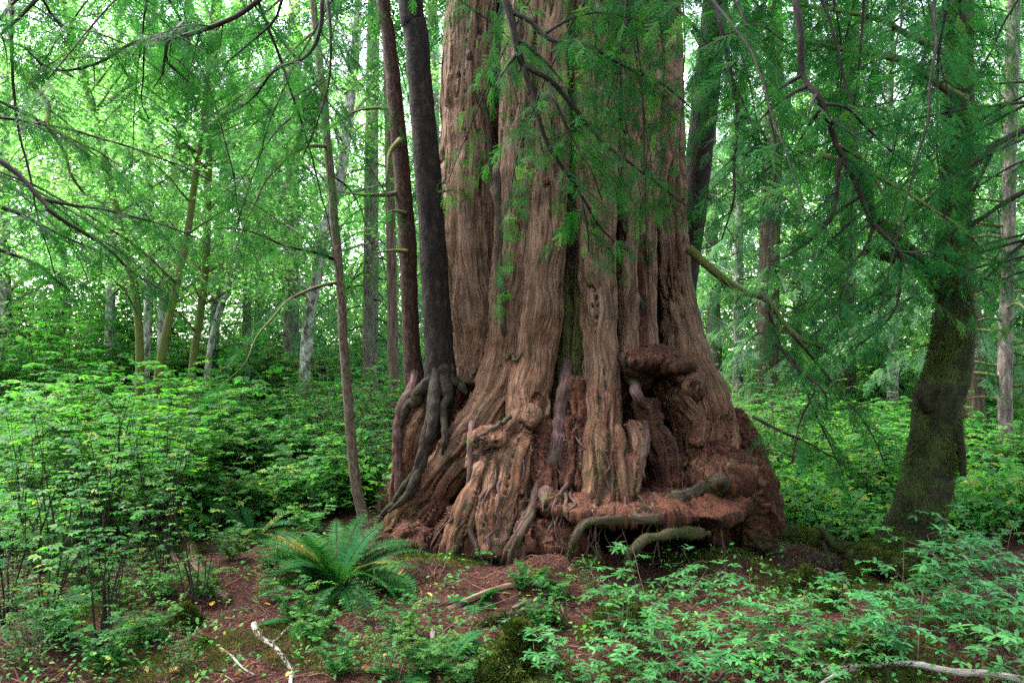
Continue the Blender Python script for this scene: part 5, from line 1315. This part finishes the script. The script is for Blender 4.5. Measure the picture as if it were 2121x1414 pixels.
mound('mossy_clump', 'dark mossy clump beside the fallen mossy branch', 'moss clump', 385, 1290, 0.19, 0.15, 0.17, 2, 6000)
mound('mossy_mound', 'mossy mound under the oval leaved shrubs in the foreground', 'moss mound', 1290, 1300, 0.34, 0.26, 0.24, 3, 10000)
mound('mossy_stump', 'green mossy stump between the cedar foot and the mossy looped roots', 'stump', 1668, 1230, 0.24, 0.2, 0.30, 4, 8000)
mound('mossy_mound', 'small mossy mound beside the mossy looped roots', 'moss mound', 1725, 1265, 0.2, 0.16, 0.16, 5, 5000)
mound('mossy_mound', 'flat mossy hummock at the bottom right among shrubs', 'moss mound', 1790, 1380, 0.45, 0.3, 0.14, 6, 9000)
mound('mossy_clump', 'flat green moss patch on the duff at the bottom left', 'moss clump', 425, 1340, 0.16, 0.10, 0.05, 7, 3000)

# roots of the cedar's guests and its own loose roots, hanging over the flare
def cedar_roots():
    base = np.array(CEDAR.location); 
    RT = [([(1178,745,7.2),(1170,820,7.05),(1160,880,6.95),(1150,930,6.85),(1138,965,6.72),(1132,1000,6.6),(1132,1060,6.6)], 15, 15, M_ROOT, 0),
          ([(1140,965,6.7),(1118,1000,6.6),(1105,1040,6.55),(1085,1085,6.5),(1060,1130,6.5),(1040,1175,6.45),(1030,1215,6.4)], 8, 9, M_ROOT, 0),
          ([(1108,1010,6.6),(1100,1070,6.5),(1080,1110,6.45),(1058,1160,6.4),(1040,1220,6.35)], 7, 6, M_MROOT, 600),
          ([(978,868,7.0),(974,920,6.9),(974,980,6.75),(970,1040,6.65),(972,1085,6.6),(985,1125,6.55),(1000,1160,6.5),(1012,1195,6.45)], 6, 5, M_ROOT, 0),
          ([(972,1075,6.6),(955,1115,6.55),(938,1150,6.5),(925,1190,6.5)], 7, 5, M_MROOT, 800),
          ([(1018,1170,6.45),(1010,1205,6.4),(985,1235,6.3)], 5, 4, M_MROOT, 300),
          ([(1285,735,7.0),(1302,780,6.95),(1328,825,6.9),(1340,850,6.9),(1336,910,6.9),(1322,980,6.9)], 12, 8, M_ROOT, 0),
          ([(1400,1030,6.85),(1440,1020,6.75),(1475,1008,6.7),(1500,992,6.75)], 11, 16, M_MROOT, 900),
          ([(1178,1160,6.3),(1190,1120,6.35),(1208,1088,6.4),(1230,1078,6.42),(1300,1074,6.45),(1350,1074,6.48),(1400,1078,6.6)], 5, 10, M_MROOT, 1500),
          ([(1298,1165,6.3),(1315,1140,6.3),(1338,1116,6.35),(1380,1108,6.4),(1420,1103,6.5),(1470,1104,6.6)], 7, 10, M_MROOT, 1200),
          ([(1058,862,7.0),(1030,882,6.95),(1005,895,6.92),(990,905,6.9)], 5, 4, M_MROOT, 0),
          ([(1030,340,7.5),(1032,420,7.5),(1038,480,7.45),(1030,540,7.45),(1045,610,7.4),(1042,680,7.4),(1058,735,7.3)], 9, 6, M_MROOT, 900),
          ([(970,100,7.6),(985,185,7.6),(1008,240,7.6),(1014,320,7.6),(1026,420,7.55)], 6, 10, M_MROOT, 0),
          ([(1058,735,7.3),(1050,745,7.2),(1035,758,7.2)], 5, 3, M_MROOT, 0), ([(1058,735,7.3),(1070,745,7.2),(1082,730,7.25)], 5, 3, M_MROOT, 0),
          ([(1224,620,7.3),(1240,680,7.2),(1248,760,7.1),(1262,850,7.05)], 2.5, 2, M_TWIG, 0),
          ([(892,985,7.2),(895,1020,7.0),(888,1060,6.95),(892,1115,6.9)], 3, 2, M_ROOT, 0),
          ]
    for j, (pts, a, b, m, ms) in enumerate(RT):
        q = MB(); P = np.array([at(*e) for e in pts])
        # settle every root on the trunk's real surface
        for i, e in enumerate(pts):
            if e[1] > 1150 or j in (8, 9, 10): continue
            px = 1060.5 + CED_CO[:, 0] / CED_CO[:, 1] * FPX; break
        if j not in (8, 9, 10):
            P = settle(catmull(P, 26), [rad(a, 7)] * 26); P[1:-1] = (P[:-2] + 2 * P[1:-1] + P[2:]) / 4; P[1:-1] = (P[:-2] + 2 * P[1:-1] + P[2:]) / 4
        P[0] = at(1060.5 + P[0][0] / P[0][1] * FPX, 707 - (P[0][2] - 2) / P[0][1] * FPX, P[0][1] + 0.22)
        c2, r2 = root_tube(q, P - base, 1.25 * rad(a, 6.8), 1.25 * rad(b, 6.8), j)
        o = q.build('root', m, CEDAR)
        if ms:
            mm = MB(False); moss_on(mm, c2, r2, ms, np.random.default_rng(j), 0.02, 0.3, 0.25, 0.4); mm.build('moss', M_MOSS, o)
_px = 1060.5 + CED_CO[:, 0] / CED_CO[:, 1] * FPX
_py = 707 - (CED_CO[:, 2] - 2.0) / CED_CO[:, 1] * FPX
def settle(P, rr, skip=False):
    """move points along their line of depth until they touch the trunk's front"""
    if skip: return P
    out = []
    for p, r in zip(P, rr):
        a = 1060.5 + p[0] / p[1] * FPX; b = 707 - (p[2] - 2) / p[1] * FPX
        m = (np.abs(_px - a) < 9) & (np.abs(_py - b) < 9)
        if m.any():
            Y = np.percentile(CED_CO[m, 1], 6) - r * 0.4
            if Y < p[1] + 1.2: p = at(a, b, Y)
        out.append(p)
    return np.array(out)
cedar_roots()
def rootlets():
    base = np.array(CEDAR.location); rg = np.random.default_rng(17)
    for j in range(46):
        x, y = rg.uniform(835, 1560), rg.uniform(860, 1010); pts = []; dx = (x - 1190) / 380 * 14
        while y < 1190 and len(pts) < 14:
            pts.append((x, y, 7.2)); x += dx + rg.normal(0, 9); y += rg.uniform(16, 30)
        P = settle(np.array([at(*e) for e in pts]), [0.01] * len(pts))
        dY = np.abs(np.diff(P[:, 1])); cut = np.where(dY > 0.25)[0]
        if len(cut): P = P[:cut[0] + 1]
        if len(P) < 4: continue
        q = MB(); a = rg.uniform(0.006, 0.022); root_tube(q, P - base, a, a * 0.5, j, 50, 8)
        q.build('rootlet', [M_ROOT, M_MROOT, M_ROOT][j % 3], CEDAR)
    for j in range(22):      # thin roots hanging from the lip of the ledge
        x = rg.uniform(1110, 1500); y = rg.uniform(1062, 1085); Y = 6.52 + 0.35 * ((x - 1300) / 220) ** 2 + rg.uniform(-.05, .12)
        pts = [(x, y - 8, Y + .08), (x, y, Y), (x + rg.normal(0, 5), y + 25, Y - .01), (x + rg.normal(0, 12), y + rg.uniform(45, 70), Y - .02), (x + rg.normal(0, 20), y + rg.uniform(75, 110), Y - rg.uniform(0, .1))]
        q = MB(); root_tube(q, np.array([at(*e) for e in pts]) - base, rg.uniform(.004, .016), .003, 60 + j, 30, 7); q.build('rootlet', M_ROOT, CEDAR)
rootlets()

# fallen yellow leaves, one by one
def fallen_leaves():
    rg = np.random.default_rng(31)
    me = []
    for k in range(3):
        mb = MB(False); T = oval_leaf(0.07, 0.05, 0.25, 0.3 * (k - 1)); mb.add(T[0], T[1], None, k * 0.45); me.append(mb.mesh('fallen_leaf', M_FALLEN))
    sp = [(458,1356),(432,1340),(470,1248),(425,1233),(438,1262),(298,1388),(345,1372),(350,1400),(415,1395),(490,1405),(600,1398),(652,1312),(575,1372),(630,1378),(884,1234),(865,1340),(812,1385),(795,1370),(525,1378),(440,1318),(710,1330),(1140,1142),(560,1260),(690,1395),(760,1400),(1200,1240),(380,1345),(1480,1290)]
    for i, (px, py) in enumerate(sp):
        p = gp(px, py); o = bpy.data.objects.new('fallen_leaf', me[i % 3]); C.objects.link(o)
        o.location = (p[0], p[1], p[2] + 0.03); o.rotation_euler = (rg.normal(0, .35), rg.normal(0, .35), rg.uniform(0, 6.28)); s = rg.uniform(0.6, 1.1); o.scale = (s, s, s)
        tag(o, 'small fallen yellow or orange leaf lying on the red duff', 'leaf', 'fallen leaves on the duff')
fallen_leaves()

# needles, chips and twigs of the forest floor
def build_litter():
    rg = np.random.default_rng(51); mb = MB(False); n = 110000
    y = 4.2 + 4.6 * rg.random(n) ** 1.4; x = rg.uniform(-0.75, 0.75, n) * y
    z = gz(x, y) + smooth(12, 5, y) * 0.02 * fbm(np.c_[x, y, x * 0] * 14, 3) + 0.004
    T = np.array([(-.5, 0, 0), (.5, 0, 0), (.4, 1, 0), (-.4, 1, 0)]) * np.array([0.16, 1, 1])
    d = flat_dirs(n, rg, 0.22); ln = np.where(rg.random(n) < 0.08, rg.uniform(0.06, 0.2, n), rg.uniform(0.012, 0.045, n))
    T2 = T.copy()
    rn = np.clip(rg.beta(2, 2.2, n), 0, 1)
    lg = ln > 0.05; pz = np.stack([x, y, z], -1)
    scatter(mb, T2, BLADE[1], d[~lg], pz[~lg], ln[~lg], rn[~lg])
    scatter(mb, T2 * np.array([.35, 1, 1]), BLADE[1], d[lg], pz[lg], ln[lg], rn[lg])
    o = mb.build('needle_litter', M_LITTER); tag(o, 'red brown needles and wood chips covering the forest floor', 'litter', kind='stuff')
    # thin fallen twigs
    mb = MB()
    for i in range(420):
        yy = rg.uniform(4.4, 7.6); xx = rg.uniform(-0.7, 0.7) * yy; a = rg.uniform(0, 6.28); L = rg.uniform(0.08, 0.45)
        q = np.linspace(-.5, .5, 6)[:, None] * L; d2 = np.array([math.cos(a), math.sin(a), 0]); P = np.array([xx, yy, 0]) + d2 * q + np.array([-d2[1], d2[0], 0]) * rg.normal(0, .12) * q * q / L * 4
        P[:, 2] = gz(P[:, 0], P[:, 1]) + 0.012 + rg.uniform(0, .02)
        add_tube(mb, P, rg.uniform(.0015, .005), .0012, n=8, k=4, seed=i, wob=.006)
    o = mb.build('twig_litter', M_BROWNWOOD); tag(o, 'thin broken twigs strewn over the duff', 'litter', kind='stuff')
    # moss mats in irregular patches
    mb = MB(False); n = 200000; yy = rg.uniform(4.3, 8.2, n); xx = rg.uniform(-.72, .72, n) * yy
    m = fbm(np.c_[xx * 1.3, yy * 1.3, xx * 0 + 3], 4) > 0.34 - 0.1 * (xx > 0.5); xx, yy = xx[m], yy[m]; n = len(xx); Pm = np.stack([xx, yy, gz(xx, yy) + 0.01], -1)
    Pm[:, 2] += 0.02 * (1 + fbm(Pm * 7, 2))
    scatter(mb, BLADE[0] * np.array([.3, 1, 1]), BLADE[1], frames(norm(np.c_[rg.normal(0, .6, (n, 2)), np.ones(n)]), norm(rg.normal(0, 1, (n, 3)))), Pm, rg.uniform(.008, .03, n), np.clip(.5 + .3 * vnoise(Pm * 8) + rg.normal(0, .2, n), 0, 1))
    o = mb.build('moss_carpet', M_MOSS); tag(o, 'thin mats of moss creeping over the duff', 'moss', kind='stuff')
    # duff on the ledges of the cedar
    mb = MB(False); up = np.where((CED_NR[:, 2] > 0.45) & (CED_CO[:, 2] < 2.2) & (CED_CO[:, 1] < 9.5))[0]
    if len(up):
        q = rg.choice(up, 26000); p = CED_CO[q] + CED_NR[q] * 0.006 + rg.normal(0, 0.006, (len(q), 3))
        scatter(mb, T, BLADE[1], frames(norm(rg.normal(0, 1, (len(q), 3)) * np.array([1, 1, .3])), norm(CED_NR[q] + rg.normal(0, .2, (len(q), 3)))), p, rg.uniform(.01, .035, len(q)), np.clip(rg.beta(2.4, 2, len(q)), 0, .93))
        o = mb.build('ledge_litter', M_LITTER); tag(o, 'red needle duff lying on the ledges of the giant cedar', 'litter', kind='stuff')
build_litter()
